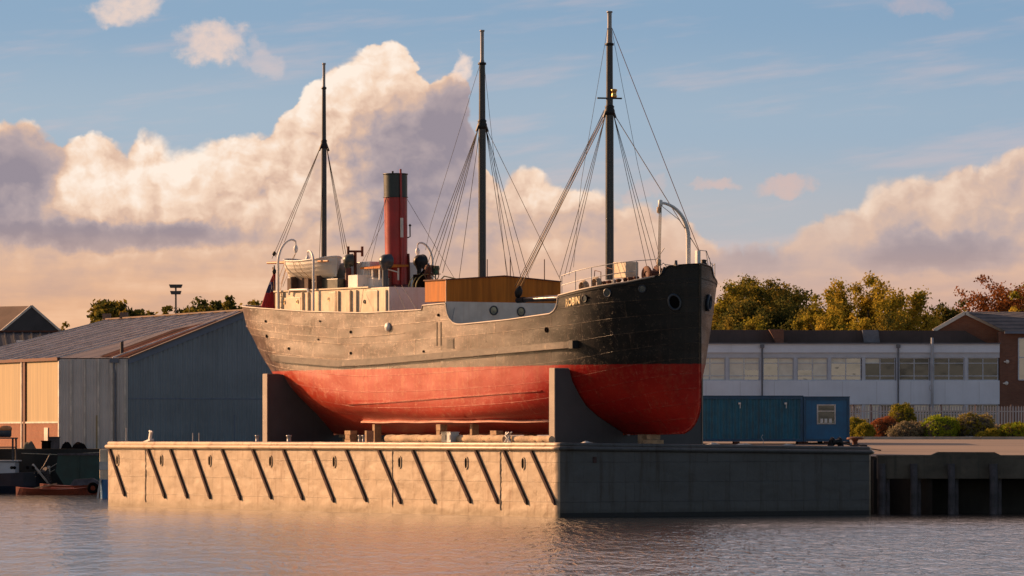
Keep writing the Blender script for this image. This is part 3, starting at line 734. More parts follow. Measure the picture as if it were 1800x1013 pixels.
def z_of(py, s, w):
    return CAMZ - (py - HOR) * spt(s, w, 0).y / FPX


ZT = [3.30, 3.45, 3.70, 4.0, 4.37, 4.8, 5.4, 5.9, 6.3, 6.8, 7.5, 8.15, 9.0, 10.1]
f_M = table(ZT, [1.15, 1.95, 2.48, 2.74, 2.86, 2.91, 2.94, 2.95, 2.95, 2.95, 2.95, 2.95, 2.95, 2.95])
f_E = table(ZT, [40, 32, 22, 15.5, 11.6, 9.6, 7.5, 6.65, 6.4, 6.1, 5.7, 5.3, 4.9, 4.5])
f_p = table(ZT, [2, 2, 2, 2, 2, 2.05, 2.1, 2.2, 2.25, 2.3, 2.4, 2.45, 2.5, 2.55])
f_se = table(ZT, [32, 32, 32, 32, 32, 32, 32.1, 32.4, 32.8, 33.4, 33.95, 34.5, 34.8, 34.95])
f_R = table(ZT, [26, 25, 22, 18, 12, 9, 7, 5.5, 5.2, 5.0, 4.7, 4.2, 4.0, 4.0])
f_e = table(ZT, [1.3, 1.2, 1.1, 1.0, 1.0, .9, .58, .5, .5, .5, .5, .5, .5, .5])


def s_bow(z):
    if z >= 4.6: return 0.0
    q = min(1, (4.6 - z) / 1.32); return 1.45 * (1 - math.sqrt(max(0, 1 - q * q)))


def hb(s, z):
    sb, se = s_bow(z), f_se(z)
    x = (s - sb) / f_E(z); y = (se - s) / f_R(z)
    if x <= 0 or y <= 0: return 0.03
    e = 1 - (1 - x) ** f_p(z) if x < 1 else 1
    r = (1 - (1 - y) ** 2) ** f_e(z) if y < 1 else 1
    return max(0.03, f_M(z) * e * r)


f_rub = table([0, 4.8, 10, 14, 20, 23.5, 28, 35], [7.25, 6.92, 6.75, 6.62, 6.42, 6.36, 6.60, 7.1], False)
RAIL_S = [0, .4, .72, .95, 1.1, 2, 4, 5.95, 6.02, 6.12, 6.3, 6.6, 10, 13.6, 14.0, 14.3, 14.52, 14.66, 14.72, 16.62, 16.70, 21.5, 26.5, 30, 33, 35]
RAIL_Z = [10.08, 10.04, 9.98, 9.66, 9.58, 9.36, 9.13, 8.90, 8.60, 8.42, 8.27, 8.17, 7.98, 7.86, 7.87, 7.95, 8.12, 8.36, 8.78, 8.72, 8.54, 8.50, 8.67, 8.86, 9.04, 9.12]
f_rail = table(RAIL_S, RAIL_Z)
SHIP = thing('steamship', 'old black and red coasting steamship with three masts standing on the pontoon', 'ship', SO, RZ)


def near_s(px, z, side=-1):
    """distance from the stem at which the hull side stands at that column"""
    lo, hi = 0.02, 30.0
    g = lambda s: 900 + FPX * spt(s, side * hb(s, z), z).x / spt(s, side * hb(s, z), z).y - px
    for _ in range(50):
        m = (lo + hi) / 2
        if g(m) > 0: lo = m
        else: hi = m
    return (lo + hi) / 2


def hull_mat():
    m = bpy.data.materials.new('hull_paint'); m.use_nodes = True
    nt = m.node_tree; b = nt.nodes['Principled BSDF']
    tc = nt.nodes.new('ShaderNodeTexCoord'); uv = tc.outputs['UV']; ob = tc.outputs['Object']
    u, v, _ = sep(nt, uv); x, y, z = sep(nt, ob)
    def brick(off):
        t = nt.nodes.new('ShaderNodeTexBrick'); nt.links.new(comb(nt, u + off, v, 0.0), t.inputs['Vector'])
        t.inputs['Scale'].default_value = 1; t.inputs['Brick Width'].default_value = 4.3; t.inputs['Row Height'].default_value = 1.0
        t.inputs['Mortar Size'].default_value = 0.028; t.inputs['Mortar Smooth'].default_value = 0.3
        t.inputs['Color1'].default_value = (0, 0, 0, 1); t.inputs['Color2'].default_value = (1, 1, 1, 1)
        return t
    t = brick(0.0); line = Ex(nt, t.outputs['Fac']); plate = Ex(nt, t.outputs['Color'])
    n1 = Ex(nt, noise(nt, ob, 0.8, 5, .6).outputs[0]); n2 = Ex(nt, noise(nt, ob, 5.0, 5, .7).outputs[0]); n3 = Ex(nt, noise(nt, ob, 22, 3, .7).outputs[0])
    st = Ex(nt, noise(nt, comb(nt, x * 3.0, y * 3.0, z * 0.22), 1.3, 4, .65).outputs[0])
    lit_aft = (x + (n1 - .5) * 5).smooth(-15.0, -5.0, 1.0, 0.0)  # sun sheen painted as brown aft, near black on the shaded bow
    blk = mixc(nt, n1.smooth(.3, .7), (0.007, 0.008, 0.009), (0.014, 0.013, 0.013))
    blk = mixc(nt, lit_aft, blk, mixc(nt, n1.smooth(.3, .7), (0.066, 0.035, 0.022), (0.120, 0.064, 0.040)))
    blk = mixc(nt, st.smooth(.5, .72, 0, .60) * lit_aft.lin(0, 1, .16, 1), blk, (0.17, 0.100, 0.066))
    blk = mixc(nt, (n2 + (n1 - .5) * .8).smooth(.60, .72, 0, .45) * lit_aft, blk, (0.24, 0.150, 0.100))
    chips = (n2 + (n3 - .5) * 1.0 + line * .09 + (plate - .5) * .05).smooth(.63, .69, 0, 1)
    wear_glint = x.smooth(-20, -5, 1.0, .13)  # chips and seam wear double as sun glints, thinned toward the shaded bow
    blk = mixc(nt, chips * wear_glint * .75, blk, (0.46, 0.33, 0.22))
    blk = mixc(nt, line * .62 * n2.smooth(.36, .6) * wear_glint, blk, (0.50, 0.34, 0.22))
    red = mixc(nt, n1.smooth(.3, .7), (0.25, 0.010, 0.010), (0.33, 0.017, 0.012))
    red = mixc(nt, st.smooth(.48, .75, 0, .45), red, (0.15, 0.010, 0.010))
    rf = x.smooth(-16, -5, 1.0, 0.0)  # sunlit red painted brighter aft, left darker on the shaded bow
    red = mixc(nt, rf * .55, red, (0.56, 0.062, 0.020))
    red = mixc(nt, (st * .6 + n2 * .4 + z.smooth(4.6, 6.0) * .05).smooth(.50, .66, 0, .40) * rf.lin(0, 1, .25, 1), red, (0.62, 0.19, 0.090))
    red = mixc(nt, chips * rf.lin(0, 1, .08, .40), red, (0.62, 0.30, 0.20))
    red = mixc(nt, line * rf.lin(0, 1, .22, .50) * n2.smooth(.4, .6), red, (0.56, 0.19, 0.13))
    zz = z + (n2 - .5) * .10
    isred = zz.smooth(ZB - .02, ZB + .03, 1, 0)
    col = mixc(nt, isred, blk, red)
    # green-black paint on the raised bow bulwark
    nt.links.new(col, b.inputs['Base Color'])
    r = n1.lin(.25, .75, .26, .42) + (n2 - .5) * .25 + isred * .06; nt.links.new(r.k, b.inputs['Roughness'])
    nt.links.new(((isred * -1.0 + 1.0) * lit_aft.lin(0, 1, .20, 1.0) + isred * x.smooth(-16, -5, .50, .10)).k, b.inputs['Specular IOR Level'])
    dent = Ex(nt, noise(nt, comb(nt, u * .55, v * .8, 0.0), 1.0, 1, .4).outputs[0])
    h = plate * .012 + line * .018 + dent * .06 + n3 * .006 + n2 * .006 + chips * .004
    bp = nt.nodes.new('ShaderNodeBump'); bp.inputs['Strength'].default_value = .85; bp.inputs['Distance'].default_value = 1.0
    nt.links.new(h.k, bp.inputs['Height']); nt.links.new(bp.outputs[0], b.inputs['Normal'])
    return m


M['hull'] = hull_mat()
M['darkwood'] = mat('tarred_timber', (0.075, 0.045, 0.035), 0.8, var=.4, vscale=4)


def build_hull():
    ts = sorted(set([round(0.5 - 0.5 * math.cos(math.pi * i / 110), 5) for i in range(111)] +
                    [s / 34.85 for s in (.05, .2, .72, .83, .95, 1.1, 5.9, 5.97, 6.02, 6.07, 6.12, 6.2, 6.3, 6.45, 6.6, 13.6, 13.8, 14, 14.15, 14.3, 14.42, 14.52, 14.6, 14.66, 14.7, 14.73, 16.6, 16.71)]))
    vs_ = [0, .005, .022, .05, .085, .125, .17, .22, .28, .34, .40, .46, .52, .58, .64, .70, .76, .82, .88, .92, .96, 1.0]
    nT, nV = len(ts), len(vs_)
    bm = bmesh.new(); uvl = bm.loops.layers.uv.new('UVMap')
    grid = {}; uvs = {}
    for side in (-1, 1):
        for i, t in enumerate(ts):
            zr = f_rail(t * 34.85); g = 0; prev = None; row = []
            zsm = f_rub(t * 34.85) + 1.5
            for j, v in enumerate(vs_):
                z = ZK + (zr - ZK) * v
                s = s_bow(z) + (f_se(z) - s_bow(z)) * t
                w = side * hb(s, z)
                if i in (0, nT - 1): w = side * .035
                p = Vector((-s, w, z))
                if prev is not None: g += math.hypot(p.y - prev.y, p.z - prev.z)
                else: g = abs(w) * .35
                prev = p; row.append((p, g, s))
            # girth up to a smooth sheer, so the plate seams sweep with it
            gs = None
            for (p, g, s) in row:
                if p.z >= zsm: gs = g + 0.0 - (p.z - zsm); break
            gs = gs or (row[-1][1] + (zsm - row[-1][0].z))
            for j, (p, g, s) in enumerate(row):
                bv = bm.verts.new(p); grid[side, i, j] = bv; uvs[bv] = (s, g / gs * 9.0)
        for i in range(nT - 1):
            for j in range(nV - 1):
                q = [grid[side, i, j], grid[side, i + 1, j], grid[side, i + 1, j + 1], grid[side, i, j + 1]]
                if side > 0: q.reverse()
                f = bm.faces.new(q); f.smooth = True
                for l in f.loops: l[uvl].uv = uvs[l.vert]
    for i in range(nT - 1):        # flat of bottom
        q = [grid[-1, i, 0], grid[1, i, 0], grid[1, i + 1, 0], grid[-1, i + 1, 0]]
        bm.faces.new(q)
    for i in (0, nT - 1):          # close stem and stern
        for j in range(nV - 1):
            bm.faces.new([grid[-1, i, j], grid[1, i, j], grid[1, i, j + 1], grid[-1, i, j + 1]])
    bmesh.ops.recalc_face_normals(bm, faces=bm.faces[:])
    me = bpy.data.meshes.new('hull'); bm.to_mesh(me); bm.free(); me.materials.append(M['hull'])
    o = bpy.data.objects.new('hull', me); C.objects.link(o); o.parent = SHIP
    # rail capping both sides and round the stern
    mb = MB()
    ss = sorted(set([34.85 * t for t in ts if t > 0]))
    for side in (-1, 1):
        def cap(lo, hi, r):
            pts = []
            for t in ts:
                s0 = t * 34.85
                if lo <= s0 <= hi:
                    z = f_rail(s0); s = s_bow(z) + f_se(z) * t
                    pts.append((-s, side * hb(s, z), z + .01))
            mb.tube(pts, r, 6)
        cap(1.1, 34.85, .038)
    mb.build('rail_cap', M['pale_rail'], SHIP)
    mb = MB()
    for side in (-1, 1):
        pts = [(-(t * 34.85), side * hb(t * 34.85, f_rail(t * 34.85)), f_rail(t * 34.85) + .01) for t in ts if t * 34.85 <= 1.1]
        pts[0] = (0.0, 0, f_rail(0) + .01); mb.tube(pts, .032, 6)
    mb.build('bow_rail_cap', M['black'], SHIP)
    # stem bar and keel
    mb = MB(); pts = []
    for z in np.linspace(10.1, 3.31, 40): pts.append((-s_bow(z) + .02, 0, z))
    pts += [(-3, 0, 3.28), (-12, 0, 3.27), (-31.5, 0, 3.27)]
    mb.tube(pts, .055, 6); mb.build('stem_bar', M['hull'], SHIP)
    # knuckle line on the raised bulwark, belting, docking strip, bilge keel on both sides
    def strip(name, mats, s0, s1, fz, out, hgt, side, n=60, taper=0):
        mb = MB(); vs = []
        for i in range(n + 1):
            s = lerp(s0, s1, i / n); z = fz(s)
            w0 = hb(s, z - hgt / 2); w1 = hb(s, z + hgt / 2)
            for (w, zz) in ((w0 - .03, z - hgt / 2), (w0 + out, z - hgt / 2), (w1 + out, z + hgt / 2), (w1 - .03, z + hgt / 2)):
                vs.append((-s, side * w, zz))
        fs = [(4 * i + a, 4 * i + (a + 1) % 4, 4 * i + 4 + (a + 1) % 4, 4 * i + 4 + a) for i in range(n) for a in range(4)] + [(0, 1, 2, 3), tuple(4 * n + a for a in range(4))]
        mb.add(vs, fs, False); return mb.build(name, mats, SHIP)
    for side in (-1, 1):
        st = strip('belting', M['belting'], 4.9, 29.5, lambda s: f_rub(s) - .02, .15, .27, side)
        strip('bow_moulding', M['black'], .1, 6.0, lambda s: 9.52 - s * .115, .03, .04, side)
        strip('docking_strip', M['hull'], 7.3, 23.0, lambda s: f_rub(s) - 1.80, .05, .05, side)
        strip('counter_moulding', M['hull'], 18.0, 34.3, lambda s: f_rub(s) + (8.16 - 7.06) + max(0, s - 28) * .02, .025, .03, side)
    # bilge keels with sloping plates
    for side in (-1, 1):
        mb = MB(); vs = []; n = 50
        for i in range(n + 1):
            s = lerp(6.2, 23.5, i / n); z = 3.86 + .012 * math.sin(s * 1.7); w = hb(s, z)
            for (a, c) in ((w - .05, z + .03), (w + .13, z - .05), (w + .13, z - .11), (w - .05, z - .07)): vs.append((-s, side * a, c))
        fs = [(4 * i + a, 4 * i + (a + 1) % 4, 4 * i + 4 + (a + 1) % 4, 4 * i + 4 + a) for i in range(n) for a in range(4)] + [(0, 1, 2, 3), tuple(4 * n + a for a in range(4))]
        mb.add(vs, fs, False); mb.build('bilge_keel', M['bilge'], SHIP)
    mb = MB(); z = f_rub(4.9); mb.box((-4.75, -hb(4.75, z) - .06, z - .02), (.32, .34, .33), rz=-.08); mb.build('belting_end_block', M['black'], SHIP)
    # decks and their bulkheads
    def deck(name, s0, s1, fz, n=24):
        mb = MB(); vs = []
        for i in range(n + 1):
            s = lerp(s0, s1, i / n); z = fz(s); w = max(.02, hb(s, z) - .03); vs += [(-s, -w, z), (-s, w, z)]
        mb.add(vs, [(2 * i, 2 * i + 1, 2 * i + 3, 2 * i + 2) for i in range(n)]); mb.build(name, M['deck'], SHIP)
    deck('forecastle_deck', .25, 5.98, lambda s: 8.86 + (6 - s) * .075)
    deck('well_deck', 5.9, 14.8, lambda s: 7.05)
    deck('poop_deck', 14.7, 34.6, lambda s: 7.95 + max(0, s - 26) * .03)
    def bulkhead(name, s, mats, z0, z1, inset=.05, th=.06):
        mb = MB(); zs = np.linspace(z0, z1, 10)
        poly = [(-hb(s, z) + inset, z) for z in zs] + [(hb(s, z) - inset, z) for z in zs[::-1]]
        mb.prism(poly, -s - th / 2, -s + th / 2, lambda p, h: (h, p[0], p[1])); return mb.build(name, mats, SHIP)
    bulkhead('forecastle_bulkhead', 5.98, M['grey_white'], 7.05, 8.88)
    fb = bulkhead('bridge_bulkhead', 14.75, M['grey_white'], 7.05, 8.86)
    return fb


M['pale_rail'] = mat('pale_rail_capping', (0.42, 0.36, 0.30), 0.5, var=.25)
M['belting'] = mat('belting_paint', (0.075, 0.058, 0.048), 0.5, var=.35, vscale=2, patch=((.20, .15, .11), 2.2, .60), bump=.3, bscale=4)
M['bilge'] = mat('bilge_keel_lit_paint', (0.60, 0.28, 0.20), 0.5, var=.3, vscale=2.5)  # paled to imitate the sunlit line along the bilge keels
BULK = build_hull()


def part(mb, name, m, parent=None, **k): return mb.build(name, m, parent or SHIP, **k)


def ring_port(name, s, w, z, r, nrm, frame_m, glass_m, depth=.04):
    """round window or hawse on a surface with normal nrm (local)"""
    nrm = Vector(nrm).normalized(); c = Vector((-s, w, z))
    mb = MB(); mb.lathe(c, [(r, -.02), (r * 1.22, .0), (r * 1.22, depth), (r * .95, depth * 1.1), (r * .9, 0.015)], 20, nrm)
    o = part(mb, name, frame_m)
    mb = MB(); mb.lathe(c, [(r * .93, .014), (0, .016)], 20, nrm); part(mb, 'pane' if glass_m is M['port_glass'] else 'opening', glass_m, o)
    return o


def hull_n(s, z, side=-1):
    e = .05
    ds = (hb(s + e, z) - hb(s - e, z)) / (2 * e); dz = (hb(s, z + e) - hb(s, z - e)) / (2 * e)
    return Vector((ds, 1, -dz)).normalized() if side > 0 else Vector((ds, -1, -dz)).normalized()


def hull_port(name, px, py, r, fm, gm, side=-1):
    s = 5.0; z = 8
    for _ in range(6):
        z = z_of(py, s, side * hb(s, z)); s = near_s(px, z, side)
    return ring_port(name, s, side * hb(s, z), z, r, hull_n(s, z, side), fm, gm)


for px, py, r in ((1028, 525, .135), (1068, 515, .15), (1129, 508, .13)): hull_port('porthole', px, py, r, M['navy'] if px > 1050 else M['black'], M['port_glass'])
for px, py in ((867, 546), (915, 548)):
    s = 14.75; k = (px - 900) / FPX
    w = (k * (SO.y - AX.y * s) - (SO.x - AX.x * s)) / (BX.x - k * BX.y)
    ring_port('bulkhead_porthole', s - .03, w, z_of(py, s, w), .17, (1, 0, 0), M['navy'], M['port_glass'])
# hawse pipes: a heavy oval ring each side of the stem
for px, py, side in ((1207, 530, -1), (1243, 530, 1)):
    s = .8; z = 8.55; s = .62
    c = Vector((-s, side * hb(s, z), z)); nn = hull_n(s, z, side)
    tt = Vector((0, 0, 1)).cross(nn).normalized(); up = nn.cross(tt)
    tt, up = (tt * .94 + up * .34 * side * -1).normalized(), (up * .94 + tt * .34 * side).normalized()
    mb = MB(); vs = []; q = 24
    prof = [(.84, -.04), (1.2, 0.0), (1.26, .07), (1.06, .12), (.9, .08), (.86, -.0)]
    for rr, h in prof:
        for i in range(q):
            a = 2 * math.pi * i / q; vs.append(c + tt * (.22 * rr * math.cos(a)) + up * (.29 * rr * math.sin(a)) + nn * h)
    mb.add(vs, [(a * q + i, a * q + (i + 1) % q, (a + 1) * q + (i + 1) % q, (a + 1) * q + i) for a in range(len(prof) - 1) for i in range(q)], True)
    hp = part(mb, 'hawse_pipe', M['navy'])
    mb = MB(); mb.add([c + tt * (.19 * math.cos(2 * math.pi * i / q)) + up * (.25 * math.sin(2 * math.pi * i / q)) + nn * .035 for i in range(q)], [tuple(range(q))]); part(mb, 'opening', M['dark'], hp)
# small scuppers and discharge openings in the plating
for px, py, r in ((443, 565, .045), (469, 591, .06), (508, 613, .05), (560, 597, .03), (563, 565, .035), (617, 584, .05), (617, 621, .045), (745, 618, .04), (771, 554, .05), (961, 580, .09), (1035, 523, .03)):
    hull_port('scupper', px, py, r, M['dark'], M['dark'])
s = 14.9; z = 7.55
mb = MB()
sv = near_s(792, 7.1)
for j in range(5): mb.box((-sv, -2.965, 6.93 + j * .075), (.50, .04, .035))
mb.box((-sv, -2.955, 7.08), (.58, .02, .46))
part(mb, 'freeing_grille', M['belting'])
mb = MB(); sd_ = near_s(683, 7.78); mb.lathe((-sd_, -2.93, z_of(575, sd_, -2.95)), [(.16, 0), (.2, .06), (.16, .13), (0, .16)], 14, (0, -1, 0)); part(mb, 'discharge_cap', M['white'])
# doubling plates and a vertical fender strip where the photo shows paler patches
for px0, px1, z0, z1 in ((768, 768.8, 7.0, 8.0), (775, 775.8, 7.0, 8.0)):
    mb = MB(); sA = near_s(px0, 7.3); mb.box((-sA, -2.957, (z0 + z1) / 2), (.05, .03, z1 - z0)); part(mb, 'vertical_strip', M['belting'])


def letters():
    cu = bpy.data.curves.new('lettering', 'FONT'); cu.body = 'ROBIN'; cu.size = .42; cu.offset = .010; cu.align_x = 'LEFT'; cu.resolution_u = 4
    cu.space_character = 1.12
    o = bpy.data.objects.new('lettering', cu); C.objects.link(o)
    bpy.context.view_layer.update()
    me = bpy.data.meshes.new_from_object(o.evaluated_get(bpy.context.evaluated_depsgraph_get()))
    bpy.data.objects.remove(o)
    xs = [v.co.x for v in me.vertices]; x0, x1 = min(xs), max(xs)
    sA, sB = near_s(996, 8.5), near_s(1020.5, 8.6)
    zA = z_of(539, sA, -2.9); zB = z_of(533.5, sB, -2.9)
    bm = bmesh.new(); bm.from_mesh(me); bmesh.ops.subdivide_edges(bm, edges=bm.edges[:], cuts=2)
    for v in bm.verts:
        t = (v.co.x - x0) / (x1 - x0); s = lerp(sA, sB, t); z = lerp(zA, zB, t) + v.co.y * 1.0
        v.co = Vector((-s, -hb(s, z), z)) + hull_n(s, z) * .05
    bmesh.ops.solidify(bm, geom=bm.faces[:], thickness=.015)
    bm.to_mesh(me); bm.free(); me.materials.clear(); me.materials.append(M['letter'])
    o = bpy.data.objects.new('lettering', me); C.objects.link(o); o.parent = SHIP
    me.name = 'lettering'


letters()

# ---- timber hold cover on the bridge bulkhead
def timber_cover():
    s0, s1, w = 14.73, 16.45, 2.88
    zb, z0 = 8.87, 9.79
    mb = MB()
    poly = [(-w, zb), (w, zb), (w, z0), (w * .12, z0 + .20), (-w * .02, z0 + .20), (-w, z0)]
    mb.prism(poly, -s1, -s0, lambda p, h: (h, p[0], p[1]))
    cov = part(mb, 'timber_cover', M['timber'])
    mb = MB()
    for y0, za, y1, zc in ((-w, z0, 0, z0 + .2), (0, z0 + .2, w, z0)):
        mb.quad((-s0 + .06, y0, za + .012), (-s1 - .05, y0, za + .012), (-s1 - .05, y1, zc + .012), (-s0 + .06, y1, zc + .012))
        mb.bar((-s0 + .045, y0, za + .0), (-s0 + .045, y1, zc), .03, .05)
    mb.bar((-s0 + .06, -w - .03, z0), (-s1 - .05, -w - .03, z0), .05, .05)
    part(mb, 'roof_sheet', M['rust'], cov)
    mb = MB(); mb.bar((-s0 + .012, -w - .012, zb), (-s0 + .012, -w - .012, z0), .04, .04); part(mb, 'corner_post', M['spar'], cov)


timber_cover()

# ---- long deckhouse along the poop
HZ = 9.62
def deckhouse():
    sa, sf, w = 30.1, 20.2, 2.42
    mb = MB(); mb.box((-(sa + sf) / 2, 0, (HZ + 7.9) / 2), (sa - sf, 2 * w, HZ - 7.9)); h = part(mb, 'deckhouse', M['cream'], bevel=.04)
    mb = MB(); mb.box((-(sa + 21.9) / 2, 0, HZ + .03), (sa - 21.9 + .1, 2 * w + .12, .06)); part(mb, 'roof', M['cream'], h)
    mb = MB(); mb.box((-sf + .02, 0, (HZ + 7.9) / 2 - .01), (.05, 2 * w + .03, HZ - 7.9 + .02)); part(mb, 'front_panel', M['white'], h)
    # panels, frames and doors on the side facing us
    def pan(p0, p1, z0, z1, name, m, out=.03, rnd=False):
        s0, s1 = s_of(p0, -w), s_of(p1, -w)
        mb = MB(); mb.box((-(s0 + s1) / 2, -w - out / 2, (z0 + z1) / 2), (abs(s0 - s1), out, z1 - z0)); return part(mb, name, m, h, bevel=.02 if not rnd else .08)
    pan(495, 530, 8.35, 9.35, 'door', M['cream'], .05)
    for p in (533, 543, 592, 596, 617, 628): pan(p - 1.2, p + 1.0, 8.3, 9.55, 'frame_post', M['cream'], .09)
    pan(579, 590, 8.5, 9.5, 'door', M['cream'], .06, True)
    pan(645, 665, 8.45, 9.5, 'door', M['cream'], .05, True)
    pan(678, 681, 8.45, 9.5, 'frame_post', M['cream'], .09)
    for px, z in ((502, 9.15), (525, 9.15), (642.5, 9.02), (580, 9.2)):
        s = s_of(px, -w); ring_port('house_porthole', s, -w - .03, z, .075, (0, -1, 0), M['brass'] if px < 600 else M['navy'], M['port_glass']).parent = SHIP
    # handrails along the roof edge
    mb = MB(); a, b = s_of(512, -w), s_of(545, -w); mb.tube([(-a, -w - .12, HZ - .15), (-a + .1, -w - .12, HZ + .06), (-b, -w - .12, HZ + .06), (-b + .05, -w - .12, HZ - .08)], .05); part(mb, 'grab_rail', M['white'], h)
    # ladder at the aft end
    mb = MB(); s = 29.6
    for d in (0, .34): mb.bar((-s + d, -w - .06, 8.3), (-s + d, -w - .06, 9.6), .03, .04)
    for j in range(5): mb.bar((-s, -w - .06, 8.45 + j * .24), (-s + .34, -w - .06, 8.45 + j * .24), .02, .02)
    part(mb, 'ladder', M['belting'], h)
    return h


HOUSE = deckhouse()
def upperworks():
    # engine casing behind the funnel, with the dark-topped skylight, and boxes under the boat
    mb = MB(); mb.box((-26.1, .55, (10.86 + HZ) / 2), (3.8, 3.1, 10.86 - HZ)); cs = part(mb, 'engine_casing', M['white'], bevel=.03)
    mb = MB(); mb.box((-23.9, -.35, HZ + .25), (1.0, 1.9, .5)); mb.box((-24.3, -1.4, HZ + .32), (.8, .8, .62)); part(mb, 'coaming', M['white'], cs)
    mb = MB()
    a = [(-.95, 10.52), (-.95, 10.60), (-.3, 10.70), (.5, 10.70), (.5, 10.62)]
    mb.prism(a, -24.6, -22.9, lambda p, h: (h, p[0] - .3, p[1])); part(mb, 'canopy', M['timber'], cs)
    mb = MB()
    for x in (-24.4, -23.7, -23.1):
        for y in (-1.15, -.2): mb.bar((x, y, HZ + .4), (x, y, 10.55), .06, .06)
        mb.bar((x, -1.15, HZ + .95), (x, -.2, HZ + .75), .05, .05)
    part(mb, 'canopy_frame', M['white'], cs)
    mb = MB(); mb.box((-28.9, -1.2, HZ + .32), (1.9, 1.5, .62)); part(mb, 'roof_locker', M['darkwood'], HOUSE, bevel=.03)
    mb = MB(); mb.box((-26.3, -1.2, HZ + .26), (1.9, 1.5, .50)); part(mb, 'roof_locker', M['ventgreen'], HOUSE, bevel=.03)
    # chocks
    for x in (-29.0, -26.8):
        mb = MB(); mb.box((x, -1.75, HZ + .33), (.12, .95, .66)); part(mb, 'boat_chock', M['darkwood'], HOUSE)
    # galley smoke pipe with its H-shaped head
    mb = MB(); x, y = -25.2, -1.15; zt = z_of(441, 25.2, -1.15)
    mb.tube([(x, y, HZ), (x, y, zt)], .07, 12); sp = part(mb, 'galley_pipe', M['rust'])
    mb = MB()
    dx = Vector((.535, .845, 0)) * .0 + Vector((0.30, .30, 0))
    c = Vector((x, y, zt - .03)); d = Vector((.4, .91, 0)).normalized() * .31
    mb.tube([c - d, c + d], .05, 10)
    for q in (-1, 1): mb.tube([c + d * q + Vector((0, 0, -.22)), c + d * q + Vector((0, 0, .22))], .06, 12)
    part(mb, 'pipe_head', M['rust'], sp)


upperworks()

# ---- funnel
def funnel():
    s, w = 23.57, 0.0; zb, zt = HZ, 14.72; x = -s
    prof = lambda z: lerp(.485, .52, (z - zb) / (zt - zb))
    rake = lambda z: Vector((x - .02 * (z - zb), w, z))
    mb = MB(); zs = [zb, 11, 12, 13, 13.68]
    mb.tube([rake(z) for z in zs], [prof(z) for z in zs], 36, cap=False)
    f = part(mb, 'funnel', M['funnel_red'])
    mb = MB(); zs = [13.68, 14.0, 14.4, zt]; mb.tube([rake(z) for z in zs], [prof(z) + .006 for z in zs], 36, cap=False)
    mb.tube([rake(zt), rake(zt - .6)], [prof(zt) - .03, prof(zt) - .05], 36, cap=True); part(mb, 'black_top', M['funnel_black'], f)
    for z, r in ((zt - .02, .05), (13.68, .03)):
        mb = MB(); mb.lathe(rake(z), [(prof(z), -r / 2), (prof(z) + .035, -r / 2), (prof(z) + .035, r / 2), (prof(z), r / 2)], 36); part(mb, 'hoop', M['funnel_black'], f)
    mb = MB(); mb.lathe((x, w, zb), [(.60, 0), (.60, .1), (.50, .22)], 36); part(mb, 'base_flange', M['darkred'], f)
    # steam pipe up the front, with its pale whistle section
    d = Vector((.86, -.1, 0)).normalized() * .57
    mb = MB(); mb.tube([rake(zb) + d, rake(13.9) + d * 1.02, rake(14.9) + d * .98], .045, 10); part(mb, 'steam_pipe', M['funnel_red'], f)
    mb = MB(); mb.tube([rake(11.9) + d * 1.1, rake(12.75) + d * 1.1], .065, 10); part(mb, 'whistle', M['grey_white'], f)
    d2 = Vector((.5, -.86, 0)).normalized() * .56; d3 = Vector((.55, .83, 0)).normalized() * .56
    mb = MB()
    for dd, z1 in ((d2, 11.15), (d3, 11.2)): mb.bar(rake(zb) + dd, rake(z1) + dd * .93, .10, .10)
    part(mb, 'stiffener', M['darkred'], f)
    mb = MB(); e = Vector((.5, .86, 0)).normalized()
    mb.tube([rake(11.9) + e * .5, rake(11.95) + e * .62, rake(12.4) + e * .62], .03, 6); mb.lathe(rake(12.4) + e * .62, [(.03, 0), (.07, .05), (0, .12)], 8)
    mb.tube([rake(14.7) - d * .5, rake(14.85) - d * .5], .05, 6); part(mb, 'small_fitting', M['black'], f)


funnel()

# ---- cowl ventilators
def cowl(px, w, zt, r, face, m_neck, m_bell, zb=HZ, neck=.13):
    s = s_of(px, w); x = -s
    f = Vector(face).normalized(); z0 = zt - r * 1.05
    pts = [Vector((x, w, zb)), Vector((x, w, z0 - r * 1.25))]
    rr = [neck, neck]
    mb = MB(); mb.tube(pts, rr, 16, cap=False); mb.lathe((x, w, zb), [(neck * 1.5, 0), (neck * 1.5, .06), (neck, .1)], 16)
    v = part(mb, 'cowl_ventilator', m_neck)
    c = Vector((x, w, z0)); pts = []; rr = []
    p0 = pts_end = Vector((x, w, z0 - r * 1.25))
    back = c - f * r * .34
    for i in range(9):
        t = i / 8; a = t * math.pi / 2
        p = p0.lerp(back, t) if t < .5 else p0.lerp(back, t)
        q = Vector((x, w, z0 - r * 1.25 * (1 - math.sin(a)))) + f * (-.34 * r * math.sin(a) + .75 * r * (1 - math.cos(a)))
        pts.append(q); rr.append(lerp(neck, r, (math.sin(a)) ** 1.3))
    pts.append(c + f * r * .62); rr.append(r * 1.04)
    mb = MB(); mb.tube(pts, rr, 24, cap=False)
    # rounded back of the bell
    mb.lathe(c - f * r * .05, [(0.02, -r * .80), (r * .45, -r * .72), (r * .78, -r * .48), (r * .97, -r * .12), (r * 1.0, r * .25), (r * 1.03, r * .66)], 24, f)
    mb.lathe(c + f * r * .58, [(r * 1.0, 0), (r * 1.07, .02), (r * 1.07, .05), (r * .98, .06)], 24, f)
    part(mb, 'bell', m_bell, v)


cowl(612, -1.5, z_of(446, 25.0, -1.5), .27, (.35, .93, 0), M['darkred'], M['ventgreen'], neck=.14)
cowl(677, -1.2, z_of(446, 22.2, -1.2), .30, (-.2, .98, 0), M['navy'], M['navy'])
cowl(737, 1.0, z_of(447, 23.2, 1.0), .30, (-.25, .97, 0), M['black'], M['black'], neck=.10)


